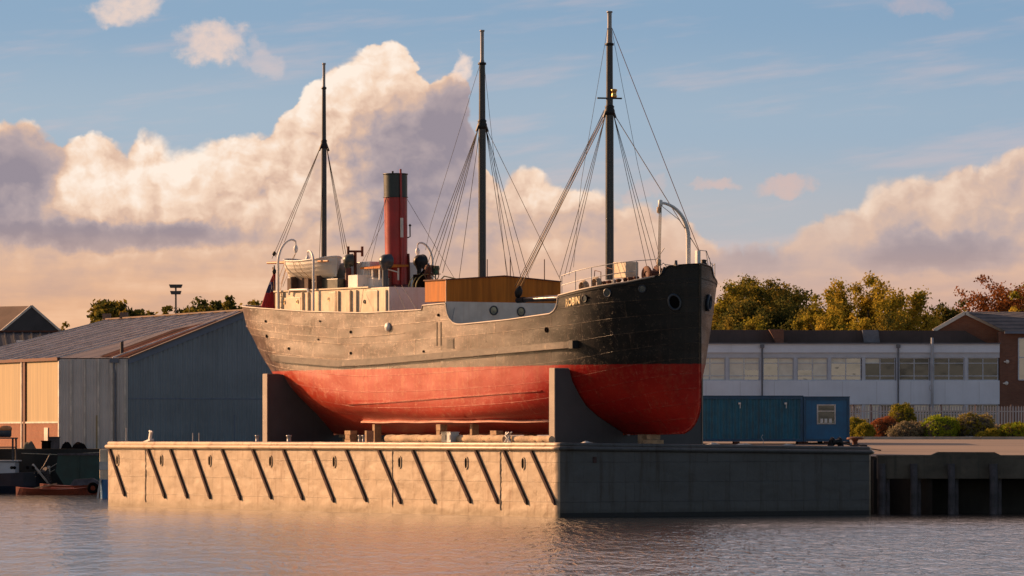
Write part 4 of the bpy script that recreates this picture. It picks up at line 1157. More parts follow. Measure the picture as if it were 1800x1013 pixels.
def davit(name, base_px, w, z0, zbend, ztop, tip_px, tip_w, blk=True, r=.058):
    s = s_of(base_px, w); b = Vector((-s, w, z0)); k = Vector((-s, w, zbend))
    st = s_of(tip_px, tip_w); tip = Vector((-st, tip_w, ztop - .12))
    pts = [b, k]
    for i in range(1, 13):
        a = R(100) * i / 12
        h = 1 - math.cos(a); h = h / (1 - math.cos(R(100))); v = math.sin(min(a, R(90))) if a <= R(90) else 1 - (a - R(90)) * .5
        p = k.lerp(Vector((tip.x, tip.y, k.z)), h); p.z = k.z + (ztop - k.z) * v; pts.append(p)
    mb = MB(); n = len(pts); mb.tube(pts, [r * (1 - .35 * max(0, i - 2) / n) for i in range(n)], 10); d = part(mb, name, M['white'])
    tip = pts[-1]
    if blk:
        mb = MB(); mb.tube([tip, tip - Vector((0, 0, .16))], .035, 6); mb.lathe(tip - Vector((0, 0, .52)), [(0, 0), (.06, .05), (.10, .16), (.10, .26), (.05, .36), (0, .40)], 10); part(mb, 'tackle_block', M['white'], d)
    return d, tip


W_ = -2.58
dv1, tip1 = davit('boat_davit', 489, W_, 8.4, z_of(462, 29.5, W_), z_of(421, 29.5, W_), 520, -1.75)
dv2, tip2 = davit('boat_davit', 551, W_, 8.3, z_of(462, 26.4, W_), z_of(440, 26.4, W_), 541, -2.35)
dv3, tip3 = davit('boat_davit', 760, 2.55, 8.4, z_of(462, 24.8, 2.55), z_of(427, 24.8, 2.55), 734, 1.9)

# ---- steering gear in front of the funnel
def helm():
    s = s_of(752, .2); x = -s
    mb = MB()
    for q in range(3):
        pts = [(x + .3 * q - .3, -.6, HZ)] + [(x + .3 * q - .3, -.6 * math.cos(math.pi * i / 12), HZ + .62 * math.sin(math.pi * i / 12)) for i in range(1, 12)] + [(x + .3 * q - .3, .6, HZ)]
        mb.tube(pts, .022, 6)
    h = part(mb, 'steering_platform', M['yellow'])
    mb = MB(); mb.box((x, -.1, HZ + .30), (.5, .6, .6)); mb.bar((x + .1, -.42, HZ + .2), (x + .1, .2, HZ + 1.0), .1, .2); part(mb, 'engine_box', M['dark'], h)
    mb = MB(); mb.lathe((x + .2, .1, HZ), [(.16, 0), (.12, .5), (.14, .75), (.17, .85), (.12, 1.0), (0, 1.06)], 12); part(mb, 'binnacle', M['rust'], h)
    mb = MB(); c = Vector((x + .42, .15, HZ + .62))
    mb.tube([c + Vector((0, math.cos(a) * .36, math.sin(a) * .36)) for a in np.linspace(0, 2 * math.pi, 25)], .025, 6)
    for i in range(8):
        a = 2 * math.pi * i / 8; mb.tube([c, c + Vector((0, math.cos(a) * .46, math.sin(a) * .46))], .014, 5)
    part(mb, 'steering_wheel', M['darkwood'], h)
    mb = MB(); mb.tube([(x - .1, .5, HZ), (x - .1, 1.1, HZ + .55), (x, 1.6, HZ + .45), (x, 2.2, HZ + .2)], .03, 6); part(mb, 'hand_rail', M['yellow'], h)
    mb = MB(); sA = s_of(753, .9); mb.box((-sA, .9, z_of(473.5, sA, .9)), (.2, .42, .26)); mb.bar((-sA, .9, HZ), (-sA, .9, z_of(476, sA, .9)), .05, .05); part(mb, 'dark_case', M['black'], h)
    sB = s_of(765.5, 1.2); zB = z_of(475.5, sB, 1.2)
    mb = MB(); mb.box((-sB, 1.2, zB), (.3, .20, .40)); mb.bar((-sB, 1.2, HZ), (-sB, 1.2, zB - .2), .04, .04); part(mb, 'light_board', M['green'])


M['yellow'] = mat('yellow_green_paint', (0.36, 0.32, 0.13), 0.5, var=.3, vscale=3)
helm()

# ---- masts and rigging
RR = .0125


def rope(name, pts, parent, m='rope', r=RR):
    mb = MB(); mb.tube(pts, r, 5, cap=False); return part(mb, name, M[m], parent)


def pp(px, py, w, s=None):
    s = s_of(px, w) if s is None else s
    return Vector((-s, w, z_of(py, s, w)))


def mast(px, py_foot, py_hounds, py_mid, py_pale, py_top, r0, r1, r2, r3, hounds_w=.0):
    s = s_of(px, 0); Z = lambda py: z_of(py, s, 0); x = -s
    mb = MB(); mb.tube([(x, 0, Z(py_foot)), (x, 0, Z(py_hounds + 30)), (x, 0, Z(py_hounds))], [r0, r0 * .95, r0 * .92], 20)
    m = part(mb, 'mast', M['slate'])
    mb = MB(); mb.tube([(x, 0, Z(py_hounds)), (x, 0, Z(py_mid))], [r1, r2], 16); part(mb, 'topmast', M['slate'], m)
    mb = MB(); mb.tube([(x, 0, Z(py_mid)), (x, 0, Z(py_pale)), (x, 0, Z(py_top))], [r2 * .95, r3, r3], 14)
    mb.lathe((x, 0, Z(py_top)), [(r3, -.02), (r3 * 1.35, -.02), (r3 * 1.35, .05), (0, .06)], 14); part(mb, 'pole_head', M['pale_paint'], m)
    mb = MB(); mb.lathe((x, 0, Z(py_hounds)), [(r0 * .92, -.30), (r0 * 1.25, -.26), (r0 * 1.25, -.1), (r0 * 1.0, 0), (r0 * 1.18, .05), (r1, .12)], 18)
    for q in (-1, 1):
        mb.bar((x, q * r0, Z(py_hounds) - .1), (x, q * (r0 + .12), Z(py_hounds) - .4), .07, .07)
    part(mb, 'hounds_band', M['black'], m)
    mb = MB(); mb.lathe((x, 0, Z(py_mid)), [(r2, -.06), (r2 * 1.35, -.05), (r2 * 1.35, .04), (r2, .05)], 14); part(mb, 'mast_band', M['black'] if py_mid < 150 else M['slate'], m)
    return m, s, Z


# mizzen
mz, smz, Z = mast(569.5, 462, 250, 155, 150, 113, .125, .10, .085, .062)
H = Vector((-smz, 0, Z(252)))
for (px, py, w) in ((478, 455, -2.5), (484, 452, -2.5), (490, 452, -2.5)): rope('shroud', [H + Vector((0, -.1, 0)), pp(px, py, w)], mz)
for (px, py, w) in ((604, 447, 2.2), (608, 447, 2.3), (612, 447, 2.4)): rope('shroud', [H + Vector((0, .1, 0)), pp(px, py, w)], mz)
rope('halyard', [H, pp(561, 462, -.3)], mz)
mb = MB(); a = pp(482, 446, -2.5); mb.lathe(a, [(0, -.14), (.07, -.08), (.09, .04), (0, .14)], 10, (.5, 0, .8)); part(mb, 'tackle_block', M['black'], mz)
# main
mm, smm, Z = mast(847.5, 500, 215, 112, 105, 55, .17, .145, .13, .078)
H = Vector((-smm, 0, Z(222)))
for (px, py, w) in ((752, 462, -2.6), (757, 470, -2.6), (763, 472, -2.6), (771, 478, -2.7), (778, 480, -2.7)): rope('shroud', [H + Vector((0, -.16, 0)), pp(px, py, w)], mm, r=.014)
for (px, py, w) in ((893, 489, 2.0), (904, 490, 2.3), (916, 490, 2.5), (930, 491, 2.7)): rope('shroud', [H + Vector((0, .16, 0)), pp(px, py, w)], mm)
rope('stay', [H + Vector((0, .16, 0)), pp(986, 494, 0)], mm)
rope('halyard', [H + Vector((0, -.1, 0)), pp(807, 490, -1)], mm)
Ht = Vector((-smm, 0, Z(112)))
rope('topmast_stay', [Ht + Vector((0, -.1, 0)), pp(757, 395, -1.8), pp(748, 440, -2.2)], mm, r=.009)
rope('topmast_stay', [Ht + Vector((0, .1, 0)), pp(891, 489, 1.5)], mm, r=.009)
for px, py in ((856.5, 456), (897, 452), (957, 456)):      # short posts standing on the timber cover
    s = 15.2; k = (px - 900) / FPX
    w = (k * (SO.y - AX.y * s) - (SO.x - AX.x * s)) / (BX.x - k * BX.y)
    mb = MB(); mb.tube([(-s, w, 9.8), (-s, w, z_of(py, s, w))], .022, 6); part(mb, 'signal_post', M['rust'])
# fore
fm, sfm, Z = mast(1071.5, 492, 190, 78, 45, 22, .175, .145, .135, .09)
x = -sfm
mb = MB(); mb.tube([(x, 0, Z(80)), (x, 0, Z(46))], [.115, .085], 14); part(mb, 'pale_band', M['pale_paint'], fm)
mb = MB(); c = Vector((x, 0, Z(173))); d = Vector((.3, .95, 0)).normalized() * .52
mb.bar(c - d, c + d, .10, .06); ct = part(mb, 'crosstree', M['black'], fm)
mb = MB(); mb.lathe((x + .26, .05, Z(172)), [(0, .0), (.12, .0), (.12, .08), (.10, .10), (.10, .24), (.13, .26), (.13, .33), (0, .36)], 12); part(mb, 'mast_lamp', M['brass'], fm)
H = Vector((x, 0, Z(198)))
for (px, py, w) in ((983, 488, -2.75), (992, 486, -2.75), (1000, 484, -2.7)): rope('shroud', [H + Vector((0, -.17, 0)), pp(px, py, w)], fm)
for (px, py, w) in ((1138, 474, 2.5), (1148, 474, 2.45), (1157, 474, 2.4)): rope('shroud', [H + Vector((0, .17, 0)), pp(px, py, w)], fm)
Ht = Vector((x, 0, Z(50)))
bow_post = Vector((-.02, 0, z_of(440, .0, 0)))
rope('forestay', [Ht + Vector((.1, .05, 0)), bow_post + Vector((-.05, 0, 0))], fm, 'rust', .015)
rope('forestay', [H + Vector((.1, .1, .0)), bow_post + Vector((-.12, .05, -.05))], fm, r=.017)
rope('topmast_stay', [Ht + Vector((0, -.1, 0)), pp(1022, 318, -1.9), pp(1008, 470, -2.6)], fm, r=.009)
rope('topmast_stay', [Ht + Vector((0, .1, -.02)), pp(1121, 290, 1.0), pp(1162, 462, 2.2)], fm, r=.009)
# cargo boom lying aft over the well, its topping lift up to the foremast
s_end = s_of(911, 0); b0 = Vector((-s_end, 0, z_of(528, s_end, 0))); b1 = Vector((-(sfm + .25), 0, z_of(519, sfm, 0)))
mb = MB(); mb.tube([b0, b0.lerp(b1, .35), b1], [.09, .115, .12], 14); bo = part(mb, 'cargo_boom', M['slate'])
mb = MB(); mb.tube([b0 - (b1 - b0).normalized() * .05, b0 + (b1 - b0).normalized() * .5], .125, 14); part(mb, 'boom_end_band', M['black'], bo)
mb = MB(); sA = 8.8
mb.box((-sA, -.55, z_of(523, sA, -.5)), (.9, .9, .05)); part(mb, 'pale_hatch_board', M['white'], bo)
blk = b0 + Vector((.1, -.05, .33))
mb = MB(); mb.lathe(blk, [(0, -.26), (.10, -.2), (.17, -.04), (.15, .12), (.06, .26), (0, .3)], 12, (.25, .1, .95)); mb.tube([b0, blk], .03, 6); part(mb, 'tackle_block', M['black'], bo)
for i, (dy, m_) in enumerate(((-.11, 'rope'), (-.05, 'manila'), (.0, 'rope'), (.06, 'manila'))):
    rope('topping_lift', [blk + Vector((0, dy * 1.6, .25)), H + Vector((-.15, dy, .15))], bo, m_, .013 if m_ == 'rope' else .021)
rope('topping_lift', [pp(1218 - 300, 505, -.3), H + Vector((-.12, -.2, .1))], bo, 'rope', .009)
# funnel guys
zf = 13.7
for (w0, px, py, w) in ((-.5, 640, 470, -1.5), (-.5, 652, 462, -.8), (.5, 800, 492, 2.2)): rope('funnel_guy', [Vector((-23.6, w0, zf)), pp(px, py, w)], SHIP, r=.009)
rope('funnel_guy', [pp(662, 388, -.6, 23.6), pp(632, 470, -2.0)], SHIP, r=.008)
for (pa, pb) in ((pp(694, 502, -2.3), pp(720, 560, -2.85)), (pp(706, 502, -2.3), pp(733, 546, -2.85)), (pp(640, 500, -2.4), pp(633, 550, -2.9))): rope('lashing', [pa, pb], SHIP, r=.010)
# hook and pole in the well
mb = MB(); mb.tube([pp(793, 571, -2.85), pp(799, 541, -2.5)], .02, 6); part(mb, 'boat_hook', M['steel'])

# ---- forecastle: rails, davit, windlass and gear
def forecastle():
    def rp(px, dz):
        # a point above the near rail
        z = 9.2; s = near_s(px, z); z = f_rail(s)
        s = near_s(px, z); return Vector((-s, -(hb(s, z) - .10), f_rail(s) + dz))
    st = [984, 1008, 1036, 1075, 1115]
    t = MB()
    tops = [.80, .84, .84, .84, .80]
    for px, h in zip(st, tops):
        a = rp(px, -.1); t.tube([a, a + Vector((0, 0, h + .1))], .022, 6)
    for fr in (1.0, .5):
        pts = [rp(px, 0) + Vector((0, 0, h * fr)) for px, h in zip(st, tops)]
        if fr == 1.0:
            pts += [rp(1135, .74), rp(1150, .70), rp(1157, .85), rp(1164, .98)]
        t.tube(pts, .017, 6)
    part(t, 'guard_rail', M['steel'])
    # far side rail
    t = MB()
    for s in (5.7, 4.3, 3.0, 1.9):
        z = f_rail(s); t.tube([(-s, hb(s, z) - .1, z), (-s, hb(s, z) - .1, z + .8)], .02, 6)
    for h in (.45, .8): t.tube([(-s, hb(s, f_rail(s)) - .1, f_rail(s) + h) for s in (5.7, 4.3, 3.0, 1.9)], .016, 6)
    # short rails right forward on the far bow
    for s in (.55, .9, 1.3):
        z = f_rail(s); t.tube([(-s, hb(s, z) - .05, z), (-s - .1, hb(s, z) - .1, z + .65)], .02, 6)
    t.tube([bow_post, (-.6, hb(.55, 10) - .1, f_rail(.55) + .62), (-1.0, hb(.9, 9.8) - .12, f_rail(.9) + .62), (-1.4, hb(1.3, 9.6) - .14, f_rail(1.3) + .6)], .016, 6)
    part(t, 'guard_rail', M['steel'])
    t = MB(); t.box((-.16, 0, 10.05 + .26), (.16, .16, .62)); part(t, 'bow_post', M['white'])
    # anchor davit, one bent tube turned athwart
    s = s_of(1210, 0.0); b = Vector((-s, 0, 9.4)); zb = z_of(420, s, 0); zt = z_of(358, s, 0)
    tip_y = -1.36
    pts = [b, (-s, 0, zb)] + [(-s, tip_y * (1 - math.cos(R(90) * i / 10)), zb + (zt - zb) * math.sin(R(90) * i / 10)) for i in range(1, 11)]
    t = MB(); t.tube(pts, [.095] * 2 + [.09 - .004 * i for i in range(10)], 12); d = part(t, 'anchor_davit', M['white'])
    t = MB(); tip = Vector(pts[-1]); t.lathe(tip + Vector((0, 0, -.14)), [(.05, -.02), (.09, 0), (.09, .24), (.04, .26)], 10); part(t, 'davit_head', M['white'], d)
    t = MB(); ft = Vector((tip.x - .1, tip.y, z_of(470, s, -1.36)))
    for dy in (-.05, 0, .05): t.tube([tip + Vector((0, dy, -.1)), ft + Vector((0, dy, 0))], .016, 5)
    for dz in (.2, 2.3): t.lathe(ft + Vector((0, 0, dz)), [(0, -.16), (.09, -.1), (.09, .1), (0, .16)], 10)
    part(t, 'davit_fall', M['manila2'], d)
    t = MB(); t.tube([tip + Vector((0, .1, -.15)), Vector((-s, -.45, zb + .75)), Vector((-s, -.08, zb + .35))], .012, 5); part(t, 'davit_guy', M['rope'], d)
    t = MB(); t.lathe((-s, 0, 9.4), [(.18, 0), (.18, .55), (.11, .6)], 12); part(t, 'davit_socket', M['rust'], d)
    # pale locker beside the mast
    sA = s_of(1098, -.9); zA = z_of(489, sA, -.9); zB = z_of(461, sA, -.9)
    t = MB(); t.box((-sA, -.85, (zA + zB) / 2), (.95, .62, zB - zA)); lk = part(t, 'locker', M['cream'], bevel=.02)
    # windlass: drums, gear wheels, bedplates
    sw = s_of(1130, -.9); zd = 9.22
    t = MB(); ax = Vector((0, 1, 0)); c = Vector((-sw, -.75, zd + .50))
    t.lathe(c, [(.14, 0), (.34, .0), (.36, .04), (.34, .08), (.18, .10), (.18, .5), (.34, .52), (.36, .56), (.34, .60), (.16, .62), (.16, 1.1), (.34, 1.12), (.34, 1.2), (.1, 1.2), (.1, 1.6), (.22, 1.7), (.22, 1.75), (0, 1.75)], 18, ax)
    wl = part(t, 'windlass', M['rust'])
    t = MB()
    for y in (-.68, -.1, .4): t.prism([(-.45, 0), (.45, 0), (.16, .62), (-.16, .62)], y - .04, y + .04, lambda p, h: (-sw + p[0], h, zd + p[1]))
    t.box((-sw + .1, -.2, zd + .05), (1.3, 1.5, .1)); part(t, 'bedplate', M['darkred'], wl)
    t = MB(); t.box((-sw + .55, .35, zd + .42), (.7, .9, .55)); part(t, 'winch_cover', M['pale_paint'], wl)
    t = MB()
    for i in range(18): 
        a = 2 * math.pi * i / 18; t.box(c + Vector((.36 * math.cos(a), .56, .36 * math.sin(a))), (.06, .07, .06))
    part(t, 'gear_teeth', M['rust'], wl)
    # coiled mooring lines, bitts, chain heaps along the rail
    random.seed(5)
    for px, r in ((1012, .26), (1034, .28)):
        p = rp(px, .0); t = MB(); c = p + Vector((0, .30, .18))
        for i in range(7):
            q = r - .02 * abs(i - 3); t.tube([c + Vector((math.cos(a) * q, (i - 3) * .035, math.sin(a) * q)) for a in np.linspace(0, 2 * math.pi, 19)], .024, 5, cap=False)
        part(t, 'rope_coil', M['manila2'])
    for px in (1046, 1055, 1063, 1083, 1094):
        p = rp(px, 0) + Vector((0, .35, -.05)); t = MB()
        t.lathe(p, [(.09, 0), (.08, .18), (.11, .22), (.11, .28), (0, .30)], 10); t.lathe(p + Vector((.34, 0, 0)), [(.09, 0), (.08, .2), (.12, .24), (.12, .30), (0, .32)], 10); t.box(p + Vector((.17, 0, .03)), (.6, .24, .06)); part(t, 'mooring_bitts', M['rust'] if px != 1055 else M['pale_paint'])
    # hand rails of the ladders and stanchion loops
    for px in (1020, 1042):
        p = rp(px, .0) + Vector((0, .9, 0)); t = MB(); t.tube([p, p + Vector((0, 0, .75)), p + Vector((-.45, 0, .82)), p + Vector((-.5, 0, .45))], .02, 6); part(t, 'ladder_rail', M['rust'])
    t = MB(); p = Vector((-s_of(1160, -.9), -.9, 9.3)); t.tube([p, p + Vector((0, 0, .72)), p + Vector((0, .16, .85)), p + Vector((0, .32, .72)), p + Vector((0, .32, 0))], .022, 6)
    t.tube([p + Vector((0, .2, .8)), p + Vector((0, .75, .75)), p + Vector((0, 1.1, .4)), p + Vector((0, 1.2, 0))], .02, 6); part(t, 'hoop_rail', M['steel'])
    # fairlead wings on the bulwark steps
    for (px, py) in ((1160, 480), (1186, 468)):
        z = 9.7; s = near_s(px, z); c = Vector((-s, -hb(s, z) - .0, f_rail(s)))
        t = MB(); t.prism([(-.28, -.10), (.10, .02), (.34, .30), (.20, .06), (-.1, -.12)] if px < 1170 else [(-.2, 0), (.2, 0), (.12, .06), (.1, .22), (.04, .06)], -.06, .06, lambda p, h: c + Vector((p[0], h, p[1] + .0))); part(t, 'fairlead', M['navy'])
    t = MB(); t.lathe((-.9, .8, 9.95), [(.16, 0), (.16, .15), (.1, .25), (.14, .33), (0, .36)], 12); part(t, 'mooring_post', M['black'])


M['manila2'] = mat('pale_rope', (0.46, 0.36, 0.26), 0.8, var=.3, vscale=8)
forecastle()

# ---- rudder and sternpost
mb = MB(); mb.prism([(-31.9, 3.3), (-33.1, 3.45), (-33.1, 6.1), (-31.9, 6.4)], -.05, .05, lambda p, h: (p[0], h, p[1])); part(mb, 'rudder', M['darkred'])
mb = MB(); mb.tube([(-34.3, 0, 8.6), (-34.55, 0, z_of(470, 34.5, 0))], .03, 8); part(mb, 'ensign_staff', M['spar'])

# ---- lifeboat, flag and their spars: things that rest on or hang from the ship
def ship_w(v): return spt(-v[0], v[1], v[2])


def lifeboat():
    L, B = 4.25, 1.55; zb = HZ + .42
    c = spt(27.9, -1.75, zb)
    t = thing('lifeboat', 'white clinker lifeboat on chocks between the two near davits of the steamship', 'lifeboat', c, RZ)
    n = 40; m = 10; mb = MB(); vs = []
    zs = lambda x: .92 + .16 * (abs(x) / (L / 2)) ** 2
    for i in range(n + 1):
        x = lerp(-L / 2, L / 2, i / n); q = abs(x) / (L / 2)
        full = (1 - q ** 2.6) ** .62 if x > 0 else (1 - q ** 3.0) ** .60
        k = .10 + .30 * max(0, q - .55) ** 1.5
        row = []
        for j in range(m + 1):
            t_ = j / m
            wj = B / 2 * full * math.sin(min(1, t_ * 1.02) * math.pi / 2) ** .72
            lap = .014 * ((j % 2) == 0)
            row.append((x, wj + lap, k * (1 - t_) + t_ * zs(x)))
        vs += [(a, -b, z) for a, b, z in row[::-1]] + [(a, b, z) for a, b, z in row[1:]]
    w = 2 * m + 1
    # laps: doubled lines between the strakes
    mb.add(vs, [(i * w + j, (i + 1) * w + j, (i + 1) * w + j + 1, i * w + j + 1) for i in range(n) for j in range(w - 1)], False)
    mb.build('planked_hull', M['lapwhite'], t)
    mb = MB()
    for side in (-1, 1): mb.tube([Vector(vs[i * w + (0 if side < 0 else w - 1)]) for i in range(n + 1)], .035, 6)
    mb.build('gunwale', M['white'], t)
    mb = MB(); mb.tube([(-L / 2, 0, 1.08), (-L / 2 + .02, 0, .3), (-L / 2 + .6, 0, .02), (L / 2 - .6, 0, .02), (L / 2 - .02, 0, .3), (L / 2, 0, 1.10)], .035, 6); mb.build('keel', M['white'], t)
    mb = MB(); mb.add([(x, s_ * B / 2 * .9 * (1 - (abs(x) / (L / 2)) ** 2.6) ** .62, .8) for x in np.linspace(-L / 2 + .05, L / 2 - .05, 14) for s_ in (-1, 1)], [(2 * i, 2 * i + 1, 2 * i + 3, 2 * i + 2) for i in range(13)]); mb.build('boat_cover', M['grey_white'], t)
    mb = MB()
    for x in (-.4, .1): mb.tube([(x, -B / 2 - .03, .95), (x + .3, -B / 2 - .05, .5), (x + .55, -B / 2 + .35, .10)], .012, 5)
    mb.build('grab_line', M['manila'], t)


M['lapwhite'] = mat('clinker_white', (0.70, 0.66, 0.58), 0.5, var=.06)
lifeboat()
mb = MB(); a = spt(31.0, -2.3, z_of(462.5, 31.0, -2.3)); b = spt(25.6, -2.3, z_of(459, 25.6, -2.3))
mb.tube([a, a.lerp(b, .3), b], [.05, .06, .045], 8)
for f in (.28, .33, .38, .44, .62): 
    p = a.lerp(b, f); mb.tube([p + Vector((0, 0, -.08)), p + Vector((.05, 0, .07))], .05, 6)
o = mb.build('wooden_spar', M['spar']); tag(o, 'orange-brown wooden spar lashed along the lifeboat and through the aft davit', 'spar')
# davit falls from the blocks to the boat
for tip, (px, py, w) in ((tip1, (510, 462, -1.8)), (tip2, (541, 462, -2.2)), (tip1, (497, 505, -2.5)), (tip3, (737, 470, 1.5))):
    rope('boat_fall', [tip - Vector((0, 0, .5)), pp(px, py, w)], SHIP, 'manila', .011)
for pa, pb in (((494, 500, -2.4), (503, 470, -2.2)), ((490, 520, -2.5), (505, 466, -2.0)), ((486, 500, -2.5), (503, 455, -2.2))): rope('boat_lashing', [pp(*pa), pp(*pb)], SHIP, 'manila', .012)


def flag():
    s = 34.4; zt = z_of(478, s, 0); zb = z_of(548, s, 0); H_ = zt - zb
    c = spt(s, 0, zb)
    t = thing('flag', 'red ensign hanging furled in folds from the staff at the stern', 'flag', c, RZ)
    mb = MB(); n = 16; m = 14; vs = []
    for j in range(m + 1):
        f = j / m; wdt = .06 + .62 * (1 - f) ** .85
        for i in range(n + 1):
            u = i / n
            vs.append((-.15 * u * (1 - f) - .05 + .10 * math.sin(u * 9.5 + f * 2) * (1 - f * .6) * .8, -wdt * u * 1.05 + .06, H_ * f * (1 - .06 * u) + .02 * math.sin(u * 7)))
    def idx(i, j): return j * (n + 1) + i
    for j in range(m):
        for i in range(n):
            canton = f_ = (j + .5) / m
            q = 0
            if .48 < canton < .82:
                q = 1
                if abs(canton - .64) < .03 or abs((i + .5) / n - .5) < .07: q = 2
                if abs(canton - .64 - ((i + .5) / n - .5) * .3) < .022: q = 2
            mb.f.append((idx(i, j), idx(i + 1, j), idx(i + 1, j + 1), idx(i, j + 1))); mb.mi.append(q); mb.sm.append(True)
    mb.v = vs; o = mb.build('cloth', [M['flag_red'], M['flag_blue'], M['flag_white']], t)
    sol = o.modifiers.new('thickness', 'SOLIDIFY'); sol.thickness = .015
    mb = MB(); mb.lathe((-.02, 0, H_), [(0, -.12), (.09, -.06), (.10, .06), (.04, .14), (.025, .3)], 8); mb.build('hoist_knot', M['black'], t)


flag()

# ------------------------------------------------------------------ cradle under the ship
def cradle(u, label):
    s = u - 1.44; c = spt(s, 0, 0)
    t = thing('cradle_support', label, 'cradle', c, RZ, 'steel cradle supports under the hull')
    top = 5.92; zb = lambda y: pz(7.6 + y)
    zs = np.linspace(3.22, top, 26)
    prof = [(max(.12, hb(s, max(z, ZK)) + .05), z) for z in zs]
    mb = MB()
    poly = [(-3.62, zb(-3.62)), (-3.62, top), (-prof[-1][0] - .02, top)] + [(-p, z) for p, z in prof[::-1]] + [(p, z) for p, z in prof] + [(prof[-1][0] + .02, top), (3.62, top), (3.62, zb(3.62))]
    mb.prism(poly, -.17, .17, lambda p, h: (h, p[0], p[1])); mb.build('plate', M['cradle'], t)
    for y in (-1, 1):
        mb = MB(); mb.box((0, y * 3.63, (top + zb(y * 3.63)) / 2), (.40, .05, top - zb(y * 3.63) + .02))
        mb.box((0, y * 3.30, top + .015), (.40, .66, .03)); mb.build('edge_flange', M['cradle_lit_edge'], t)
    random.seed(int(u * 10))
    for z in (5.6, 5.1, 4.6, 4.15, 3.75, 3.5):
        if random.random() < .15: continue
        w = hb(s, z) + .06; w2 = hb(s, z - .28) + .06
        for side in (-1, 1):
            mb = MB(); mb.bar((.0, side * w, z), (.0, side * w2, z - .28), .46, .07, up=(1, 0, 0)); mb.build('packing_timber', M['darkwood'] if z > 4 else M['rawwood'], t)


M['cradle_lit_edge'] = mat('cradle_lit_edge_paint', (0.30, 0.24, 0.19), 0.5, var=.15)  # sunlit tan copy of the dark cradle paint, for the lit edges
cradle(6.74, 'grey steel cradle support shaped round the hull near the bow')
cradle(30.3, 'dark steel cradle support under the stern of the hull')


def blocks():
    random.seed(11)
    spec = [(3.2, 'slender stack of timber blocks under the forefoot at the bow', 2), (3.9, 'narrow timber prop just behind the forefoot', 1), (6.0, 'broad timber block beside the bow cradle', 3),
            (9.5, 'keel block of squared timber just aft of the bow cradle', 2), (12.5, 'keel block of squared timber below the open well', 2), (15.5, 'keel block of squared timber below the timber cover', 2),
            (18.8, 'wide keel block of stacked planks below the funnel', 3), (22.3, 'keel block of squared timber at the middle of the stern half', 2), (25.4, 'keel block of squared timber before the stern cradle', 2), (27.4, 'pale stack of short timbers nearest the stern cradle', 3)]
    for i, (s, lab, k) in enumerate(spec):
        z0 = pz(7.6); H_ = 3.25 - z0
        t = thing('keel_block', lab, 'timber block', spt(s, 0, z0), RZ, 'timber keel blocks under the ship')
        y0 = -.1
        for j in range(k):
            mb = MB(); h = H_ / k; w = .42 if k == 1 else (.8 if j % 2 == 0 else .45)
            mb.box((random.uniform(-.04, .04), y0, h * (j + .5)), (.34 if k < 3 else .6, w, h - .012)); mb.build('timber', M['rawwood'], t, bevel=.012)
    # a raking shore and short props on the near side
    for px, py0, w, wd, lab in ((649, 757, -4.3, .17, 'pale upright timber post on the deck below the stern half of the hull'), (617, 757, -2.2, .5, 'sunlit square crib of short timbers under the stern'),
                                (663, 746, -1.9, .20, 'small pale wedge block between hull and deck left of the logs'), (776, 746, -2.4, .35, 'stacked wedge blocks on the deck behind the gap in the logs'), (834, 745, -2.0, .18, 'small pale prop under the bilge behind the logs'),
                                (873, 757, -2.6, .5, 'sunlit wide crib of boards behind the joint of the logs')):
        s = s_of(px, w); z0 = pz(7.6 + w); z1 = z_of(py0, s, w)
        t = thing('timber_prop', lab, 'timber prop', spt(s, w, z0), RZ, 'timber props under the bilge')
        k = 1 if wd < .25 else 3; h = (z1 - z0) / k
        for j in range(k):
            mb = MB(); mb.box((random.uniform(-.02, .02), 0, h * (j + .5)), (wd * (1 if j % 2 == 0 else .8), .35, h - .01)); mb.build('timber', M['rawwood'], t, bevel=.01)
    for px0, px1, py, r, lab in ((681, 783, 771.5, .17, 'pale weathered log lying on the pontoon, nearest the stern'), (800, 888, 771.5, .165, 'pale weathered log lying on the pontoon between two others'), (898, 969, 773, .15, 'pale weathered log lying on the pontoon beside the bow cradle')):
        v = 1.1; u0, u1 = u_of(px0, v), u_of(px1, v)
        c = pont((u0 + u1) / 2, v, pz(v)); L = abs(u0 - u1)
        mb = MB(); n = 14
        mb.tube([(lerp(-L / 2, L / 2, i / n), .02 * math.sin(i), r + .01 + .012 * math.sin(i * 2.1)) for i in range(n + 1)], [r * (1 - .05 * (i % 3 == 0)) for i in range(n + 1)], 14)
        tag(mb.build('timber_log', M['log'], None, c, RZ), lab, 'log', 'logs lying along the pontoon edge')
    # dark crates standing between the logs
    for px, w, lab in ((788, .42, 'dark metal box standing in the gap between the first and second log'), (796, .30, 'pale narrow box standing in the gap between the logs'), (893, .5, 'small white tangle of fittings between the second and third log')):
        v = .9; u = u_of(px, v); t = MB()
        if px < 890:
            t.box((0, 0, .22), (w, .4, .44)); t.box((0, 0, .45), (w + .05, .45, .03)); t.box((w * .2, -.21, .25), (w * .3, .02, .2))
        else:
            for q in range(7): t.tube([(random.uniform(-.3, .3), 0, 0), (random.uniform(-.2, .2), random.uniform(-.1, .1), .3), (random.uniform(-.3, .3), 0, .45)], .025, 5)
        tag(t.build('deck_box' if px < 890 else 'mooring_tangle', M['steel'] if px != 788 else M['navy'], None, pont(u, v, pz(v)), RZ), lab, 'box' if px < 890 else 'fitting')


blocks()
